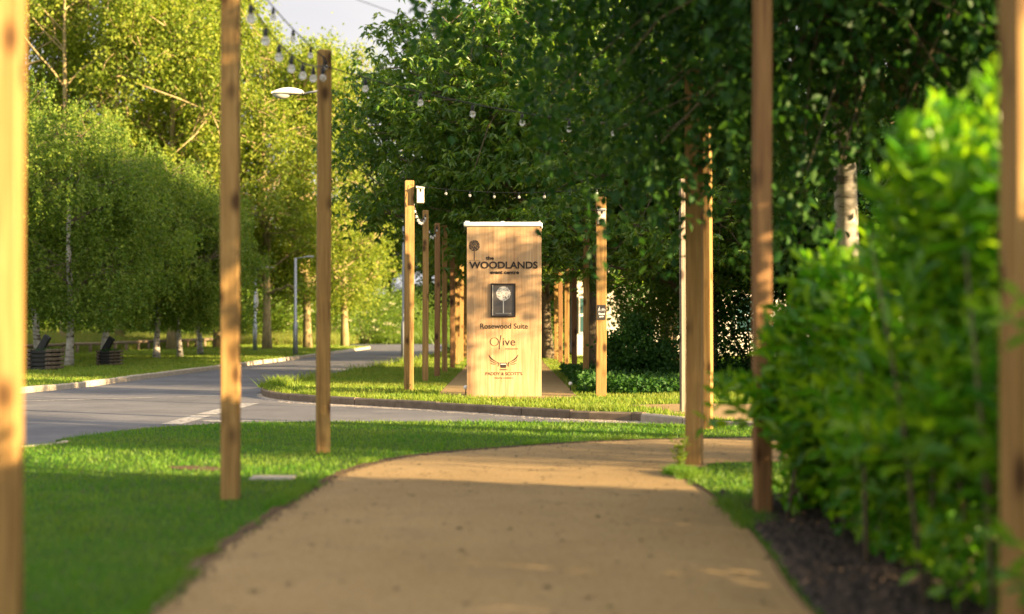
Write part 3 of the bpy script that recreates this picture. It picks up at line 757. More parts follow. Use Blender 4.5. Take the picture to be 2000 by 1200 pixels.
# ------------------------------------------------------------------ street lamps
def street_lamp(x, y, h, arm, label, col='galv', head=True, rr=.05, flag=False, big=False, rz=0):
    r = empty('street_lamp', (x, y, 0), rz); tag(r, label, 'street lamp', 'street lamps along the road')
    MB().tube([(0, 0, -.05), (0, 0, 1.2), (0, 0, 1.22), (0, 0, h)], [rr*1.5, rr*1.4, rr, rr*.8], 12).build('column', M[col], r)
    if big:
        MB().tube([(0, 0, h-.1), (arm*.3, 0, h-.04), (arm, 0, h-.1)], .022, 8).build('arm', M['galv'], r)
        hx = arm; s = -1 if arm < 0 else 1
        hd = MB(); L = .64; k = 14
        def sec(t): # width, top, bottom
            w = .145*math.sin(math.pi*min(1, .12+t*.8))**.5; return w
        V = []; Fc = []; m_ = 12
        for i in range(k+1):
            t = i/k; w = max(.03, sec(t)); zt = .13*math.sin(math.pi*(.1+.85*t))**.6; xx = hx+s*L*t-s*.02
            for j in range(m_):
                an = math.pi*j/(m_-1); V.append((xx, w*math.cos(an), h-.1+zt*math.sin(an)))
        for i in range(k):
            for j in range(m_-1): Fc.append((i*m_+j, i*m_+j+1, (i+1)*m_+j+1, (i+1)*m_+j))
            Fc.append((i*m_+m_-1, i*m_, (i+1)*m_, (i+1)*m_+m_-1))
        Fc += [tuple(range(m_)), tuple(k*m_+j for j in range(m_-1, -1, -1))]
        hd.add(V, Fc, True); H_ = hd.build('lamp_head', M['lampwhite'], r)
        ln = MB(); V = []; Fc = []
        for i in range(9):
            t = i/8; xx = hx+s*(.24+.36*t); w = .11*math.sin(math.pi*(.08+.84*t))**.5; zt = -.10*math.sin(math.pi*(.06+.88*t))**.6
            for j in range(8):
                an = math.pi*j/7; V.append((xx, w*math.cos(an), h-.102+zt*math.sin(an)))
        for i in range(8):
            for j in range(7): Fc.append((i*8+j, (i+1)*8+j, (i+1)*8+j+1, i*8+j+1))
        ln.add(V, Fc, True); ln.build('lens', M['lens'], H_)
        MB().lathe([(.03, 0), (.034, .015), (.026, .045), (0, .05)], 10, (hx+s*.16, 0, h-.03)).build('photocell', M['lens'], H_)
    else:
        MB().tube([(0, 0, h-.02), (arm*.5, 0, h+.03), (arm*.62, 0, h+.04)], .02, 8).build('arm', M[col], r)
        b_ = MB(); s = 1 if arm > 0 else -1
        b_.box(min(arm*.6, arm), max(arm*.6, arm), -.07, .07, h+.02, h+.075, .015); H_ = b_.build('lamp_head', M['galv'], r)
        c_ = MB(); c_.box(min(arm*.66, arm*.97), max(arm*.66, arm*.97), -.05, .05, h+.012, h+.02); c_.build('lens', M['lens'], H_)
        if flag:
            f_ = MB(); f_.add([(.055, 0, h*.45), (.09, .02, h*.46), (.14, .02, h*.6), (.055, 0, h*.82), (.058, .006, h*.45), (.093, .026, h*.46), (.143, .026, h*.6), (.058, .006, h*.82)],
                              [(0, 1, 2, 3), (7, 6, 5, 4), (0, 4, 5, 1), (1, 5, 6, 2), (2, 6, 7, 3), (3, 7, 4, 0)]); f_.build('banner', M['cream'], r)
    return r
d = 28.6; street_lamp(X(634, d), d, Z(183, d)+.1, -.45, 'weathered pale street lamp head jutting out behind the hooked post', big=True, rr=.05)
street_lamp(*P(498, 686)[:2], Z(525, P(498, 686)[1]), .75, 'grey street lamp on the far verge, left one of the pair, pale banner', flag=True, rr=.06)
street_lamp(*P(577, 695)[:2], Z(504, P(577, 695)[1]), .66, 'grey street lamp on the far verge, right one of the pair nearer the road', rr=.06)
d = 42; street_lamp(X(789, d), d, 6.2, -1.2, 'grey lamp column half hidden behind the thick timber post', rr=.06)

# ------------------------------------------------------------------ planters
def planter(px, py, label, w, h, dp, rz):
    x, y, _ = P(px, py); r = empty('log_planter', (x, y+dp/2, 0), rz); tag(r, label, 'planter', 'dark timber planters on the far verge')
    n = 5; lh = h/n; b_ = MB()
    for i in range(n):
        z = i*lh
        b_.box(-w/2, w/2, -dp/2, -dp/2+.09, z-(.02 if i == 0 else 0), z+lh-.018, .012)
        b_.box(-w/2, w/2, dp/2-.09, dp/2, z-(.02 if i == 0 else 0), z+lh-.018, .012)
    b_.build('log_wall', M['dark_timber'], r)
    s_ = MB()
    for i in range(n):
        z = i*lh+lh*.35
        for sgn in (-1, 1):
            xx = sgn*(w/2-.05); s_.box(xx-.05, xx+.11 if sgn > 0 else xx+.05, -dp/2-.06, dp/2+.06, z, z+lh-.03, .012)
    s_.build('end_log', M['endgrain'], r)
    so = MB(); so.box(-w/2+.06, w/2-.06, -dp/2+.08, dp/2-.08, 0, h*.88); so.build('soil', M['soil'], r)
    bm_ = MB(); L = .5; mt = Matrix.Translation((-.16, 0, h*.82)) @ Matrix.Rotation(R(32), 4, 'Y')
    bm_.box(-.085, .085, -.06, .06, 0, L, .01, mt); bm_.build('slanted_beam', M['dark_timber'], r)
    n_ = 260; q = np.stack([rng.uniform(-w/2+.08, w/2, n_), rng.uniform(-dp/2+.05, dp/2, n_)], 1)
    o = blades('plants', q, h*.86, rng.uniform(.04, .14, n_), .03, M['leaf_ivy'], .8); o.parent = r
planter(80, 724, 'dark log planter with slanted beam at the left edge, partly behind the sunlit post', .62, .52, .5, R(-14))
planter(208, 715, 'smaller dark log planter with slanted beam under the birches', .50, .42, .42, R(-12))

# ------------------------------------------------------------------ knee rail fence
fn = empty('rail_fence', (-17.4, 47, 0)); tag(fn, 'low weathered log rail fence behind the birches', 'fence')
y = 38.0
while y < 76:
    x = fl(y)+rs.uniform(-.03, .03)
    MB().tube([(x+17.4, y-47, -.1), (x+17.4, y-47, .33+rs.uniform(-.03, .02))], .06, 8).build('fence_post', M['rail'], fn)
    y += 1.25
y = 38.0
while y < 75:
    a = (fl(y)+17.4, y-47, .36+rs.uniform(-.02, .02)); c = (fl(y+3.7)+17.4, y+3.7-47, .36+rs.uniform(-.02, .02))
    MB().tube([a, [(a[i]+c[i])/2 for i in range(3)], c], [.06, .065, .06], 8).build('rail', M['rail'], fn); y += 3.75

# ------------------------------------------------------------------ foliage generators
def norm(v): return v/np.maximum(np.linalg.norm(v, axis=1, keepdims=True), 1e-9)
def leaf_mesh(name, C, D, L, W, fold=.18, curl=.15, hexa=False, r=None):
    r = r or rng; n = len(C); D = norm(D)
    up = r.normal(0, 1, (n, 3))+np.array([0, 0, 1.2]); S = norm(np.cross(D, up)); U = np.cross(S, D)
    L = np.broadcast_to(L, n)[:, None]; W = np.broadcast_to(W, n)[:, None]
    if not hexa:
        mid = C+D*L*.45; tip = C+D*L-U*L*curl
        V = np.stack([C, mid+S*W/2+U*W*fold, tip, mid-S*W/2+U*W*fold], 1).reshape(-1, 3)
        b4 = (np.arange(n)*4)[:, None]
        Fc = np.concatenate([b4+np.array([0, 1, 2]), b4+np.array([0, 2, 3])])
    else:
        a = C+D*L*.28; c = C+D*L*.68-U*L*curl*.35; tip = C+D*L-U*L*curl
        V = np.stack([C, a+S*W*.42+U*W*fold, c+S*W*.46+U*W*fold, tip, c-S*W*.46+U*W*fold, a-S*W*.42+U*W*fold], 1).reshape(-1, 3)
        b4 = (np.arange(n)*6)[:, None]
        Fc = np.concatenate([b4+np.array([0, 1, 2, 3]), b4+np.array([0, 3, 4, 5])])
    return np_mesh(name, V, Fc)
def ellip(r, n, c, rad, shell=.45, gap=.0, gs=.5, seed=1, zmin=None):
    out = np.zeros((0, 3))
    while len(out) < n:
        v = norm(r.normal(0, 1, (n*3, 3))); q = (shell+(1-shell)*r.random((n*3, 1)))**.6
        p_ = v*q*(1+.27*lowf(v, 2.6, seed+5))[:, None]*np.array(rad)+np.array(c)
        k = lowf(p_, gs, seed) > gap-.6
        if zmin is not None: k &= p_[:, 2] > zmin
        out = np.concatenate([out, p_[k]])
    return out[:n]
def tree_mesh(seed, H, r0, crown_c, crown_r, ncl, kind, per, leafL, leafW, spread, nlimb=26, clear=2.0, gap=.35, gs=.5, bend=.3, stems=1, twig=.012, shell=.4, zmin=None, prune=False):
    r = np.random.default_rng(seed); rr = random.Random(seed)
    cl = ellip(r, ncl, crown_c, crown_r, shell, gap, gs, seed, zmin)
    mb = MB()
    segs = []
    for s in range(stems):
        k = 10; ax = rr.uniform(-bend, bend); ay = rr.uniform(-bend, bend)
        tp = []
        top = crown_c[2]+crown_r[2]*.75
        for i in range(k+1):
            t = i/k; off = (s-(stems-1)/2)*.25*(1+2*t)
            tp.append(Vector((off+ax*math.sin(t*2.2)+.04*math.sin(t*9+seed), ay*math.sin(t*1.7)+.04*math.cos(t*8+seed), -.1+(top+.1)*t)))
            tp[-1].x += (crown_c[0])*t**1.5; tp[-1].y += crown_c[1]*t**1.5
        rad = [r0/stems**.5*(1.25 if i == 0 else (1-.82*(i/k))) for i in range(k+1)]
        mb.tube(tp, rad, 10); segs.append((tp, rad)); nstem = len(mb.f)
    idx = r.permutation(len(cl))[:nlimb]; pool = []
    for ii in idx:
        c = Vector(cl[ii]); tp, rad = segs[rr.randrange(stems)]
        hd = math.hypot(c.x, c.y); z0 = max(clear, min(c.z-hd*.55, tp[-1].z*.95))
        t = z0/tp[-1].z; i = min(len(tp)-2, int(t*(len(tp)-1))); fr_ = t*(len(tp)-1)-i
        a = tp[i].lerp(tp[i+1], fr_); ra = (rad[i]*(1-fr_)+rad[i+1]*fr_)*.55
        pts = []
        for q in range(7):
            w = q/6; p_ = a.lerp(c, w); p_.z += math.sin(w*math.pi)*hd*.10; p_ += Vector((rr.uniform(-1, 1), rr.uniform(-1, 1), rr.uniform(-1, 1)))*.05*hd*math.sin(w*math.pi)
            pts.append(p_)
        mb.tube(pts, [max(.008, ra*(1-.85*q/6)) for q in range(7)], 6, False); pool += [(p_, max(.01, ra*(1-.85*i/6))) for i, p_ in enumerate(pts) if i > 1]
    pl_ = np.array([p_[0][:] for p_ in pool])
    for c in cl:
        dd = np.linalg.norm(pl_-c, axis=1); near_ = np.argpartition(dd, 7)[:7]; j = int(near_[rr.randrange(7)])
        a = Vector(pl_[j]); c_ = Vector(c)
        if dd[j] > .15:
            m_ = a.lerp(c_, .5)+Vector((rr.uniform(-1, 1), rr.uniform(-1, 1), rr.uniform(-.3, 1)))*dd[j]*.12
            mb.tube([a, m_, c_], [min(twig*1.6, pool[j][1]), twig, twig*.4], 4, False)
    ra_ = r.random((len(cl), 1)); 

    if kind == 'round':      # loose clusters of leaves
        n = per; C = np.repeat(cl, n, 0)+r.normal(0, 1, (len(cl)*n, 3))*spread*np.repeat(.6+.8*ra_, n, 0)
        D = r.normal(0, 1, C.shape)+np.array([0, 0, -.2])
        me = leaf_mesh('crown', C, D, leafL*r.uniform(.65, 1.25, len(C)), leafW*r.uniform(.7, 1.2, len(C)), r=r)
    elif kind == 'weep':     # hanging strands
        C = []; D = []
        ns = per//14
        s0 = np.repeat(cl, ns, 0)+r.normal(0, 1, (len(cl)*ns, 3))*spread*np.array([1, 1, .6])
        Ls = r.uniform(.3, 1.15, (len(s0), 1)); dr = r.normal(0, .16, (len(s0), 3)); dr[:, 2] = -1
        k = 14; tt = (np.arange(k)/k)[None, :, None]
        C = (s0[:, None, :]+dr[:, None, :]*Ls[:, None, :]*tt*1.0+r.normal(0, .035, (len(s0), k, 3))).reshape(-1, 3)
        if zmin is not None: C = C[C[:, 2] > zmin-.5]
        if prune:      # the pale double trunk stays clear of hanging twigs on its path side
            w_ = .22; along = -C[:, 1]; off = np.abs(C[:, 0]-C[:, 1]*.2543)
            C = C[~((off < w_+.03*along) & (along > -.3) & (C[:, 2] < 2.75-.1*along))]
        D = r.normal(0, .8, C.shape)+np.array([0, 0, -.8])
        me = leaf_mesh('crown', C, D, leafL*r.uniform(.65, 1.25, len(C)), leafW*r.uniform(.7, 1.2, len(C)), hexa=leafL < .085 and kind == 'weep' and seed > 500, r=r)
    else:                    # drooping fans (cherry)
        fans = per//7
        s0 = np.repeat(cl, fans, 0)+r.normal(0, 1, (len(cl)*fans, 3))*spread*np.array([1.1, 1.1, .55])
        az = r.uniform(0, 6.28, (len(s0), 7)); dn = r.uniform(-1.1, .15, (len(s0), 7))
        D = np.stack([np.cos(az), np.sin(az), dn], 2).reshape(-1, 3); C = np.repeat(s0, 7, 0)+r.normal(0, .02, (len(s0)*7, 3))
        me = leaf_mesh('crown', C, D, leafL*r.uniform(.7, 1.25, len(C)), leafW*r.uniform(.8, 1.2, len(C)), fold=.2, curl=.3, r=r)
    tm = mb.mesh('trunk'); mi_ = np.ones(len(mb.f), dtype=np.int32); mi_[:nstem] = 0
    return tm, me, mi_
def place_tree(name, meshes, loc, rz, label, cat, group=None, scale=(1, 1, 1), mats=None):
    r = empty(name, loc, rz); r.scale = scale; tag(r, label, cat, group)
    t = bpy.data.objects.new('trunk', meshes[0]); COL.objects.link(t); t.parent = r
    c = bpy.data.objects.new('crown', meshes[1]); COL.objects.link(c); c.parent = r
    return r
def mk_tree(bark_m, leaf_m, *a, **k):
    t, c, mi_ = tree_mesh(*a, **k); t.materials.append(M[bark_m]); c.materials.append(M[leaf_m])
    t.materials.append(M['bark'] if bark_m == 'birch' else M[bark_m]); t.polygons.foreach_set('material_index', mi_); return t, c

POP = [mk_tree('bark_y', 'leaf_poplar', 11+i, 17, .23, (0, 0, 9.6), (4.3, 4.3, 7.4), 330, 'round', 105, .17, .14, .40, nlimb=44, clear=3.0, gap=.62, gs=.45, twig=.04) for i in range(3)]
BIR = [mk_tree('birch', 'leaf_birch', 31+i, 7, .115, (0, 0, 4.2), (2.7, 2.7, 3.2), 300, 'weep', 126, .095, .078, .20, nlimb=16, clear=1.5, gap=.5, gs=1.1, zmin=1.5, shell=.3, twig=.006) for i in range(2)]
CHE = [mk_tree('bark', 'leaf_cherry', 51+i, 9, .2, (0, 0, 5.3), (4.6, 4.6, 3.7), 420, 'fan', 154, .18, .062, .33, nlimb=30, clear=1.9, gap=-.1, gs=.6, shell=.3, zmin=2.5, twig=.014) for i in range(2)]
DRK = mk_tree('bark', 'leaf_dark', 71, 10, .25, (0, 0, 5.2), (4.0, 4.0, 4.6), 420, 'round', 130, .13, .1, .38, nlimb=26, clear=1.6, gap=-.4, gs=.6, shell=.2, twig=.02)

PG = 'sunlit tall trees behind the far verge'
pops = [ # px, d, top py, mesh, rot, label
 (40, 66, -260, 0, .3, 'tall sunlit leafy tree rising behind the left edge post'),
 (130, 61, -150, 1, 1.9, 'tall yellow-green tree above the leftmost birches'),
 (235, 68, -230, 2, 3.1, 'tall yellow-green tree above the second dark planter'),
 (335, 62, -120, 0, 4.4, 'tall bright tree just left of the big lawn post'),
 (425, 67, -60, 1, 5.2, 'tall bright tree standing behind the big lawn post'),
 (522, 63, 40, 2, .9, 'sunlit tree with pale trunk behind the left grey street lamp'),
 (600, 66, 62, 0, 2.4, 'sunlit tree with its crown around the pale lamp head'),
 (672, 71, 125, 1, 3.9, 'rounded sunlit tree at the right end of the bright tree belt, below the sky gap'),
]
for px, d, tp, mi, rz, lab in pops:
    hgt = Z(tp, d); s = hgt/17.0
    place_tree('tall_tree', POP[mi], (X(px, d), d, -.1), rz, lab, 'tree', PG, (min(1, .35+s*.6), min(1, .35+s*.6), s))
back = [(-40, 92, 8.5, 0), (60, 96, 9, 1), (190, 98, 8, 2), (330, 94, 9, 0), (450, 97, 8, 1), (560, 99, 8, 2), (655, 100, 8.5, 0), (745, 104, 10.0, 1), (830, 106, 10, 2), (925, 104, 11, 0), (1020, 102, 12, 1), (1130, 96, 12, 2), (1250, 90, 12, 0), (1370, 92, 12, 1)]
blabs = ['far left edge', 'above the left planter', 'above the dark birches', 'behind the third birch trunk', 'behind the big lawn post', 'behind the grey street lamps', 'behind the hooked post', 'seen through the gap left of the thick post', 'behind the left post row', 'hidden behind the sign top', 'behind the sign right side', 'behind the right post row', 'above the pale building', 'behind the path bend post']
for (px, d, h_, mi), l_ in zip(back, blabs):
    place_tree('background_tree', POP[mi], (X(px, d), d+6, bank(np.array([X(px, d)]), np.array([d+6.]))[0]-.3), px*.7, 'more distant background tree, ' + l_, 'tree', 'distant trees beyond the road', (.95, .95, h_/17))
BG = 'white-trunked birches on the far verge'
birs = [ # px, base py, top py, w scale, label
 (76, 706, 175, 1.1, 'white-trunked birch standing behind the left planter'),
 (136, 716, 215, 1.0, 'leaning birch with scarred white trunk right of the left planter'),
 (203, 703, 235, 1.05, 'birch with slim trunk hidden behind the slanted beam of the small planter'),
 (306, 700, 300, .95, 'birch with forked white trunk between the small planter and the big lawn post'),
 (351, 698, 330, .85, 'birch with the thinnest white trunk, second left of the big lawn post'),
 (391, 693, 330, .9, 'brightly sunlit white birch trunk nearest the big lawn post'),
]
for i, (px, py, tp, ws, lab) in enumerate(birs):
    x, y, _ = P(px, py); s = Z(tp, y)/7.4
    place_tree('birch_tree', BIR[i % 2], (x, y, 0), i*1.3, lab, 'tree', BG, (ws, ws, s))
place_tree('birch_tree', BIR[0], (-17.5, 39, 0), 2.2, 'birch mostly hidden behind the left edge post', 'tree', BG, (1.1, 1.1, 1.1))

# avenue trees over the back path
AG = 'green cherry trees arching over the back path'
place_tree('cherry_tree', CHE[0], (1.9, 33.5, 0), .4, 'broad green tree whose sunlit sprays hang above the sign', 'tree', AG, (1.08, 1.0, 1.12))
place_tree('cherry_tree', CHE[1], (3.9, 28.2, 0), 2.0, 'dark green tree right of the shared path post', 'tree', AG, (.86, .8, .74))
place_tree('cherry_tree', CHE[1], (-.1, 38, 0), 4.0, 'green tree behind the sign with branches reaching left towards the sky gap', 'tree', AG, (1.05, .9, 1.1))
place_tree('cherry_tree', CHE[0], (1.12, 46.0, 0), 5.0, 'shaded tree with brown trunk standing in the right post row', 'tree', AG, (1, 1, 1))
place_tree('dark_tree', DRK, (-.4, 56, 0), 1.0, 'dark tree closing the view at the end of the back path', 'tree', None, (1.1, 1, 1.0))
place_tree('dark_tree', DRK, (5.0, 45, 0), 2.6, 'dark tree beside the pale building', 'tree', None, (.9, .9, 1.1))
place_tree('dark_tree', DRK, (8.8, 27.0, 0), 4.0, 'very dark tree low behind the laurel hedge', 'tree', None, (.9, .9, .62))
place_tree('dark_tree', DRK, (11.4, 24.0, 0), 5.3, 'dark tree behind the laurel hedge at the right', 'tree', None, (1, 1, .6))

# ------------------------------------------------------------------ foreground birch with hanging canopy
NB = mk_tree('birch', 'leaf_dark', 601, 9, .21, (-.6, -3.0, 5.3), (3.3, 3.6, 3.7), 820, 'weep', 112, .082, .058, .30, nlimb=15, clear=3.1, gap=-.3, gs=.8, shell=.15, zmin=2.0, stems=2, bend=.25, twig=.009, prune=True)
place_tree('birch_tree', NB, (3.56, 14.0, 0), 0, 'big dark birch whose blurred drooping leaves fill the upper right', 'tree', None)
place_tree('dark_tree', DRK, (7.8, 25.5, 0), 3.0, 'dark tree standing behind the upper laurel shoots', 'tree', None, (.85, .85, .85))

# ------------------------------------------------------------------ shrubs / ground cover
def shrub(name, c, rad, n, mat, L, W, label, cat='shrub', seed=1, group=None, stem='bark', flowers=0, parts=True, hexa=False):
    r = np.random.default_rng(seed); root = empty(name, (c[0], c[1], 0)); tag(root, label, cat, group)
    cc = (0, 0, c[2]); cl = ellip(r, max(20, n//60), cc, rad, .35, -.1, 1.2, seed); cl = cl[cl[:, 2] > .05]
    C = np.repeat(cl, 60, 0)+r.normal(0, .13*max(rad)/1.0, (len(cl)*60, 3)); C = C[C[:, 2] > .02]
    D = C-np.array([0, 0, c[2]*.4]); D = norm(D)+r.normal(0, .7, C.shape)
    me = leaf_mesh('foliage', C, D, L*r.uniform(.6, 1.25, len(C)), W*r.uniform(.7, 1.2, len(C)), hexa=hexa, r=r)
    link('foliage', me, M[mat], root)
    mb = MB(); rr = random.Random(seed)
    for i in range(12):
        e = cl[rr.randrange(len(cl))]; mb.tube([(rr.uniform(-.1, .1), rr.uniform(-.1, .1), -.05), (e[0]*.4, e[1]*.4, e[2]*.6), tuple(e)], [.02, .014, .005], 5)
    mb.build('stems', M[stem], root)
    if flowers:
        fc = cl[r.permutation(len(cl))[:flowers]]; fc = np.repeat(fc, 24, 0)+r.normal(0, .10, (len(fc)*24, 3))*np.array([1, 1, .3])+np.array([0, -rad[1]*.25, .05])
        link('blossom', leaf_mesh('blossom', fc, r.normal(0, 1, fc.shape), .07, .07, r=r), M['flower'], root)
    return root
SG = 'bushes beyond the road bend'
for i, (px, d, w, h_, fl_, lab) in enumerate([(715, 84, 3.0, 1.9, 26, 'large flowering bush with cream blossom beyond the road'), (640, 80, 1.9, 1.4, 12, 'flowering bush behind the hooked post'), (560, 79, 2.0, 1.5, 10, 'blossoming bush between the two grey street lamps'),
                                              (500, 78, 2.1, 1.2, 0, 'low green bush at the left grey street lamp'), (450, 80, 2.2, 1.3, 0, 'green bush behind the big lawn post'), (385, 84, 2.4, 1.5, 0, 'sunlit bush behind the birches')]):
    shrub('bush', (X(px, d), d, h_*.8), (w, 1.4, h_), 5200, 'leaf_bush', .14, .11, lab, 'bush', 90+i, SG, flowers=fl_)
shrub('ivy_bush', (X(1245, 26.6), 26.6, .62), (.62, .6, .62), 7000, 'leaf_ivy', .075, .06, 'dark ivy-covered bush right of the shared path post', 'bush', 121)
shrub('elder_bush', (X(1310, 30), 30, 1.0), (1.1, .8, 1.1), 6500, 'leaf_bush', .09, .06, 'yellow-green sunlit bush seen between the posts', 'bush', 122)
shrub('ivy_bush', (4.9, 28.5, 1.5), (1.7, .9, 1.6), 14000, 'leaf_ivy', .08, .065, 'tall dark ivy bush between the bend posts and the hedge', 'bush', 123)
shrub('ivy_bush', (8.0, 28.0, 1.5), (2.0, .9, 1.7), 9000, 'leaf_ivy', .08, .065, 'dark ivy bush further right behind the hedge', 'bush', 124)
# hedgerow closing the view below the far trees
for i, (px, d, w_, h_, l_) in enumerate([(-60, 92, 5, 2.2, 'at the far left edge'), (60, 90, 5, 2.0, 'behind the left planter'), (150, 93, 5, 2.4, 'behind the leaning birch'), (235, 91, 5, 2.0, 'behind the small planter'), (320, 94, 5, 2.3, 'behind the forked birch'), (395, 90, 4, 1.8, 'behind the sunlit white birch trunk'), (470, 95, 4.5, 2.2, 'behind the left grey street lamp'), (560, 97, 4.5, 2.2, 'behind the pair of grey street lamps')]):
    shrub('hedgerow_bush', (X(px, d), d, h_*.7), (w_, 1.6, h_), 4200, 'leaf_bush', .3, .22, 'big hedgerow bush across the meadow ' + l_, 'bush', 300+i, 'hedgerow bushes beyond the meadow')
# ivy ground cover right of the back path
q = rnd_pts(60000, 1.15, 6.5, 22.9, 34); q = q[(q[:, 0] > 1.12+.12*np.sin(q[:, 1]*2)+np.clip(q[:, 1]-30, 0, 9)*.0)]
q = q[~((q[:, 1] < 23.6+.3*np.sin(q[:, 0]*2.3)))]
zz = rng.random(len(q))*(.13+.10*(1+lowf(q, 1.6, 31)))
C = np.concatenate([q, zz[:, None]], 1); D = rng.normal(0, 1, C.shape)+np.array([0, -.3, .7])
o = link('ivy_ground_cover', leaf_mesh('ivy_ground_cover', C, D, .075*rng.uniform(.6, 1.3, len(C)), .06), M['leaf_ivy'])
tag(o, 'knee-high ivy ground cover right of the back path', 'ground cover', kind='stuff')

# weeds
def weed(px, py, h_, n, label, w=.02, mat='grass_far'):
    x, y, _ = P(px, py); mb = MB(); rr = random.Random(px)
    r = empty('weed', (x, y, 0 if py > 826 or py < 795 else -.1)); tag(r, label, 'weed', 'weeds at the post feet and kerbs')
    C = []; D = []
    for i in range(n):
        a = rr.uniform(0, 6.28); l = h_*rr.uniform(.5, 1); sp2 = rr.uniform(.02, .18)*h_*2
        pts = [(0, 0, -.02), (math.cos(a)*sp2*.3, math.sin(a)*sp2*.3, l*.5), (math.cos(a)*sp2, math.sin(a)*sp2, l)]
        mb.tube(pts, [.003, .0025, .001], 4)
        for k in range(10):
            t = .1+.9*k/10; p_ = Vector(pts[0]).lerp(Vector(pts[2]), t); C.append(p_[:]); D.append((rr.uniform(-1, 1), rr.uniform(-1, 1), rr.uniform(.1, .8)))
    mb.build('stem', M[mat], r)
    link('leaves', leaf_mesh('leaves', np.array(C), np.array(D), h_*.24, w), M[mat], r)
weed(1326, 917, .30, 7, 'tall leafy weed at the foot of the path bend post', .022)
weed(797, 764, .18, 8, 'grass weed tuft at the foot of the thick post left of the sign', .02)
weed(501, 824, .12, 5, 'small green weed growing in the road by the give-way marks', .025)
weed(1330, 812, .14, 6, 'weed at the foot of the slender grey post', .02)
weed(935, 772, .12, 7, 'ragged weed at the lower left foot of the sign panel', .02)

# ------------------------------------------------------------------ laurel hedge
def hedge(name, y0, y1, xl, xr, hf, n_shoot, label, seed, extra=None):
    r = np.random.default_rng(seed); root = empty(name, (0, 0, 0)); tag(root, label, 'hedge')
    n = n_shoot
    y = r.uniform(y0, y1, n); x = xl(y)+np.abs(r.normal(0, .55, n))*r.choice([1, 1, 1], n)
    x = np.minimum(x, xr); hh = hf(x, y); top = r.random(n) < .45
    z = np.where(top, hh-np.abs(r.normal(0, .10, n)), hh*r.uniform(.10, 1, n))
    x = np.where(top, xl(y)+.25+r.random(n)*(xr-xl(y)-.25), x+.48*np.clip(z-.75, 0, 2)**1.3+.52*np.clip((.72-z)/.3, 0, 1))
    z = np.where(top, hf(x, y)+r.normal(-.05, .13, n), z)
    tip = np.stack([x, y, z], 1)
    dirn = np.stack([np.where(top, r.normal(0, .3, n), -.55+r.normal(0, .3, n)), r.normal(-.15, .35, n), np.where(top, 1.0, .55)+r.normal(0, .15, n)], 1)
    if extra is not None: tip = np.concatenate([tip, extra[0]]); dirn = np.concatenate([dirn, extra[1]])
    keep = lowf(tip, 2.6, seed+3) > -.42; tip = tip[keep]; dirn = dirn[keep]      # loose growth with dark gaps
    tip[:, 0] += .12*lowf(tip, 3.2, seed+9)
    dirn = norm(dirn); n = len(tip)
    k = 13; t = np.linspace(0, 1, k)[None, :, None]; ln = r.uniform(.2, .5, (n, 1, 1))
    stem = tip[:, None, :]-dirn[:, None, :]*ln*(1-t)
    az = (np.arange(k)*2.4)[None, :]+r.uniform(0, 6.28, (n, 1))
    a = norm(np.cross(dirn, np.array([[.3, .9, .1]]))); b_ = np.cross(dirn, a)
    rad = a[:, None, :]*np.cos(az)[..., None]+b_[:, None, :]*np.sin(az)[..., None]
    D = (rad*(1.15-.75*t)+dirn[:, None, :]*(.35+.6*t)+r.normal(0, .12, (n, k, 3))).reshape(-1, 3)
    C = stem.reshape(-1, 3); Ls = np.broadcast_to(.135-.055*t**2, (n, k, 1)).reshape(-1)*r.uniform(.8, 1.2, n*k)
    ok = C[:, 2] > .05; 
    link('foliage', leaf_mesh('foliage', C[ok], D[ok], Ls[ok], Ls[ok]*.36, fold=.16, curl=.22, hexa=True, r=r), M['leaf_laurel'], root)
    # inner leaves
    m_ = n_shoot*10; yi = r.uniform(y0, y1, m_); xi = xl(yi)+.12+r.random(m_)*(xr-xl(yi)-.12); zi = hf(xi, yi)*r.uniform(.05, .93, m_)
    k_ = (zi < .72*hf(xi, yi)) & (lowf(np.stack([xi, yi, zi], 1), 2.6, seed+3) > -.3) & (xi > xl(yi)+.3)
    C = np.stack([xi, yi, zi], 1)[k_]; m_ = len(C); link('inner_foliage', leaf_mesh('inner_foliage', C, r.normal(0, 1, C.shape), .10*r.uniform(.7, 1.2, m_), .04, hexa=True, r=r), M['leaf_laurel'], root)
    mb = MB(); rr = random.Random(seed)
    for i in range(int((y1-y0)*14)):
        yb = rr.uniform(y0+.1, y1-.1); xb = float(xl(np.array([yb]))[0])+rr.uniform(.2, 1.3)
        e = tip[rr.randrange(n)]
        if abs(e[1]-yb) > .8: e = (xb-rr.uniform(-.2, .25), yb+rr.uniform(-.3, .3), float(hf(np.array([xb]), np.array([yb]))[0])*.8)
        mb.tube([(xb, yb, -.03), ((xb*.6+e[0]*.4), (yb*.6+e[1]*.4), e[2]*.5), tuple(e)], [.014, .010, .003], 5)
    mb.build('stems', M['bark'], root)
    return root
def xl_f(y): return 1.43+.10*np.sin(y*2.1)+.06*np.sin(y*5+1)+np.clip(5.8-y, 0, 1)*.3
def hf_f(x, y):
    base = 1.40+.10*np.sin(y*3.0+x*2)+.07*np.sin(y*7.1+x*5)
    tall = .55*np.exp(-((y-5.9)/.8)**2)*np.clip((x-1.5)/.22, 0, 1)*np.clip((2.4-x)/.4, 0, 1)
    return base + tall - .6*np.clip(y-8.1, 0, 1.2) - .42*np.clip(x-1.95, 0, 1)
ex_t = []; ex_d = []
rr_ = np.random.default_rng(77)
for i in range(16):   # sprays in front of the right edge post
    ex_t.append((1.52+rr_.uniform(0, .3), 4.45+rr_.uniform(-.2, .1), rr_.choice([.62, .35, 1.33, .15])+rr_.uniform(-.1, .1))); ex_d.append((-.7, -.1, .35))
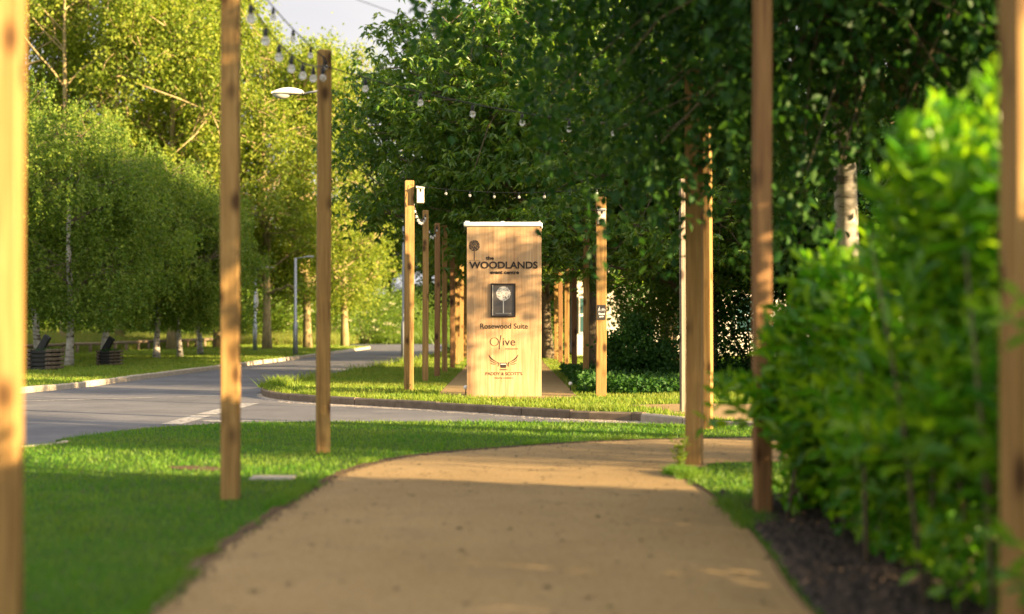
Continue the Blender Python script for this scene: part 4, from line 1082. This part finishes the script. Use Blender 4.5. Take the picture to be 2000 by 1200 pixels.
for i in range(26):   # long lit shoots poking up
    ex_t.append((1.62+rr_.uniform(0, .55), 5.3+rr_.uniform(0, 1.2), 1.68+rr_.uniform(-.15, .25))); ex_d.append((rr_.normal(0, .15), 0, 1))
hedge('laurel_hedge', 4.9, 9.2, xl_f, 2.45, hf_f, 1900, 'bright green laurel hedge filling the lower right of the path', 201, (np.array(ex_t), np.array(ex_d)))
hedge('laurel_hedge', -4.0, 4.6, lambda y: 2.02+0*y, 3.4, lambda x, y: 1.72+.12*np.sin(y*2+x), 3600, 'laurel hedge added out of view beside the viewer to shade the near path', 202)  # extra hedge out of view, added to keep sun off the near path

# occluder trees added out of view to shade path, lawn posts and sign
OG = 'added shade trees out of view on the right'
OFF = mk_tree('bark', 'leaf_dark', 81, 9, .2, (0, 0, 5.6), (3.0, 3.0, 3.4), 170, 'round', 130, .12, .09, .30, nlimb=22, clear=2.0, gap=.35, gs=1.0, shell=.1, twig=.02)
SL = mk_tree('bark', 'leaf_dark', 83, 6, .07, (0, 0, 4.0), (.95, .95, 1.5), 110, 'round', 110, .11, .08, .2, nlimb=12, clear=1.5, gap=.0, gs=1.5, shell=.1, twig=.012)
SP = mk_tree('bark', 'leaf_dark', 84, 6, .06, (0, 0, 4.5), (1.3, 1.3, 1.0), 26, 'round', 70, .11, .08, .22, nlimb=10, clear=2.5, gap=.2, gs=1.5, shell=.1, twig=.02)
place_tree('dark_tree', SL, (5.5, 6.3, 0), 1.2, 'slender dark tree added out of view behind the hedge to shade the big lawn post', 'tree', OG)
place_tree('dark_tree', SP, (9.8, 17.5, 0), 3.2, 'thin sparse tree added out of view on the right to dapple the sign', 'tree', OG)
place_tree('dark_tree', OFF, (9.6, 7.6, 0), .2, 'dark shade tree added out of view to the right of the hedge, nearest the viewer', 'tree', OG, (.66, .66, 1))
place_tree('dark_tree', OFF, (10.8, 8.0, 0), 2.2, 'dark shade tree added out of view to the right of the hedge', 'tree', OG, (.7, .7, .75))

# ------------------------------------------------------------------ pale building behind
bl = empty('building', (X(1125, 50), 50, 0)); tag(bl, 'pale rendered low building glimpsed behind the right post row', 'building')
w_ = MB(); w_.box(0, 9, 0, 6, -.2, 3.4); w_.build('wall', M['wall'], bl)
r_ = MB(); r_.add([(-.4, -.4, 3.4), (9.4, -.4, 3.4), (9.4, 6.4, 3.4), (-.4, 6.4, 3.4), (-.4, 3, 5.2), (9.4, 3, 5.2), (-.4, -.4, 3.25), (9.4, -.4, 3.25), (9.4, 6.4, 3.25), (-.4, 6.4, 3.25)],
                  [(0, 1, 5, 4), (2, 3, 4, 5), (0, 4, 3), (1, 2, 5), (9, 8, 7, 6), (6, 7, 1, 0), (7, 8, 2, 1), (8, 9, 3, 2), (9, 6, 0, 3)])
r_.build('roof', M['roof'], bl)
for xx in (.1, 3.1, 5.6, 7.8):
    f = MB(); f.box(xx, xx+.7, -.05, -.003, .8, 2.1, .004); fo = f.build('window', M['white'], bl)
    g_ = MB(); g_.box(xx+.05, xx+.65, -.06, -.052, .85, 1.4); g_.box(xx+.05, xx+.65, -.06, -.052, 1.5, 2.05); g_.build('pane', M['glass'], fo)

# ------------------------------------------------------------------ lights, sky, camera
SUN_AZ = math.atan2(.88, -.47)      # direction towards the sun, measured from +Y to +X
SUN_EL = R(12.5)
sd = Vector((math.sin(SUN_AZ)*math.cos(SUN_EL), math.cos(SUN_AZ)*math.cos(SUN_EL), math.sin(SUN_EL)))
L = bpy.data.lights.new('sun', 'SUN'); L.energy = 5.0; L.angle = R(.55); L.color = (1, .73, .39)
lo = bpy.data.objects.new('sun', L); COL.objects.link(lo); lo.rotation_euler = (-sd).to_track_quat('-Z', 'Y').to_euler(); lo.location = (20, -10, 30)
w = bpy.data.worlds.new('World'); sc.world = w; w.use_nodes = True; nt = w.node_tree
bgn = nt.nodes['Background']; sky = nt.nodes.new('ShaderNodeTexSky'); sky.sky_type = 'NISHITA'; sky.sun_disc = False
sky.sun_elevation = SUN_EL; sky.sun_rotation = SUN_AZ; sky.dust_density = 2.0
tc = nt.nodes.new('ShaderNodeTexCoord'); mp = nt.nodes.new('ShaderNodeMapping'); mp.inputs['Scale'].default_value = (1, 1, 3.5)
nt.links.new(tc.outputs['Generated'], mp.inputs['Vector'])
cn = noise(nt, mp.outputs[0], 2.6, 6, .55)
cm = ramp(nt, cn, [(.25, (.88, .88, .88)), (.6, (1, 1, 1))])
cc = ramp(nt, cn, [(.35, (.92, .89, .92)), (.65, (1.0, .97, .95))])
dt = nt.nodes.new('ShaderNodeVectorMath'); dt.operation = 'DOT_PRODUCT'; nt.links.new(tc.outputs['Generated'], dt.inputs[0]); dt.inputs[1].default_value = sd
mr = nt.nodes.new('ShaderNodeMapRange'); nt.links.new(dt.outputs['Value'], mr.inputs[0]); mr.inputs[1].default_value = -.6; mr.inputs[2].default_value = 1; mr.inputs[3].default_value = 4.3; mr.inputs[4].default_value = 11.5
vm = nt.nodes.new('ShaderNodeVectorMath'); vm.operation = 'SCALE'; nt.links.new(cc, vm.inputs[0]); nt.links.new(mr.outputs[0], vm.inputs['Scale']); cc = vm.outputs[0]
out = mix(nt, cm, sky.outputs[0], cc)
nt.links.new(out, bgn.inputs['Color']); bgn.inputs['Strength'].default_value = .036

cam = bpy.data.cameras.new('camera'); co = bpy.data.objects.new('camera', cam); COL.objects.link(co)
co.location = (0, 0, HC); co.rotation_euler = (R(90)+math.atan(30/F), 0, 0)
cam.lens = 50; cam.sensor_width = 36; cam.clip_end = 2000; cam.clip_start = .05
cam.dof.use_dof = True; cam.dof.focus_distance = 22.5; cam.dof.aperture_fstop = 1.05; cam.dof.aperture_blades = 0
sc.camera = co
sc.view_settings.view_transform = 'Standard'; sc.view_settings.look = 'None'; sc.view_settings.exposure = 2.5; sc.view_settings.gamma = 1
sc.render.engine = 'CYCLES'
c = sc.cycles; c.max_bounces = 6; c.diffuse_bounces = 3; c.glossy_bounces = 2; c.transmission_bounces = 4; c.transparent_max_bounces = 6
c.use_denoising = True; c.denoiser = 'OPENIMAGEDENOISE'; c.sample_clamp_indirect = 6
c.use_adaptive_sampling = True; c.adaptive_threshold = .01
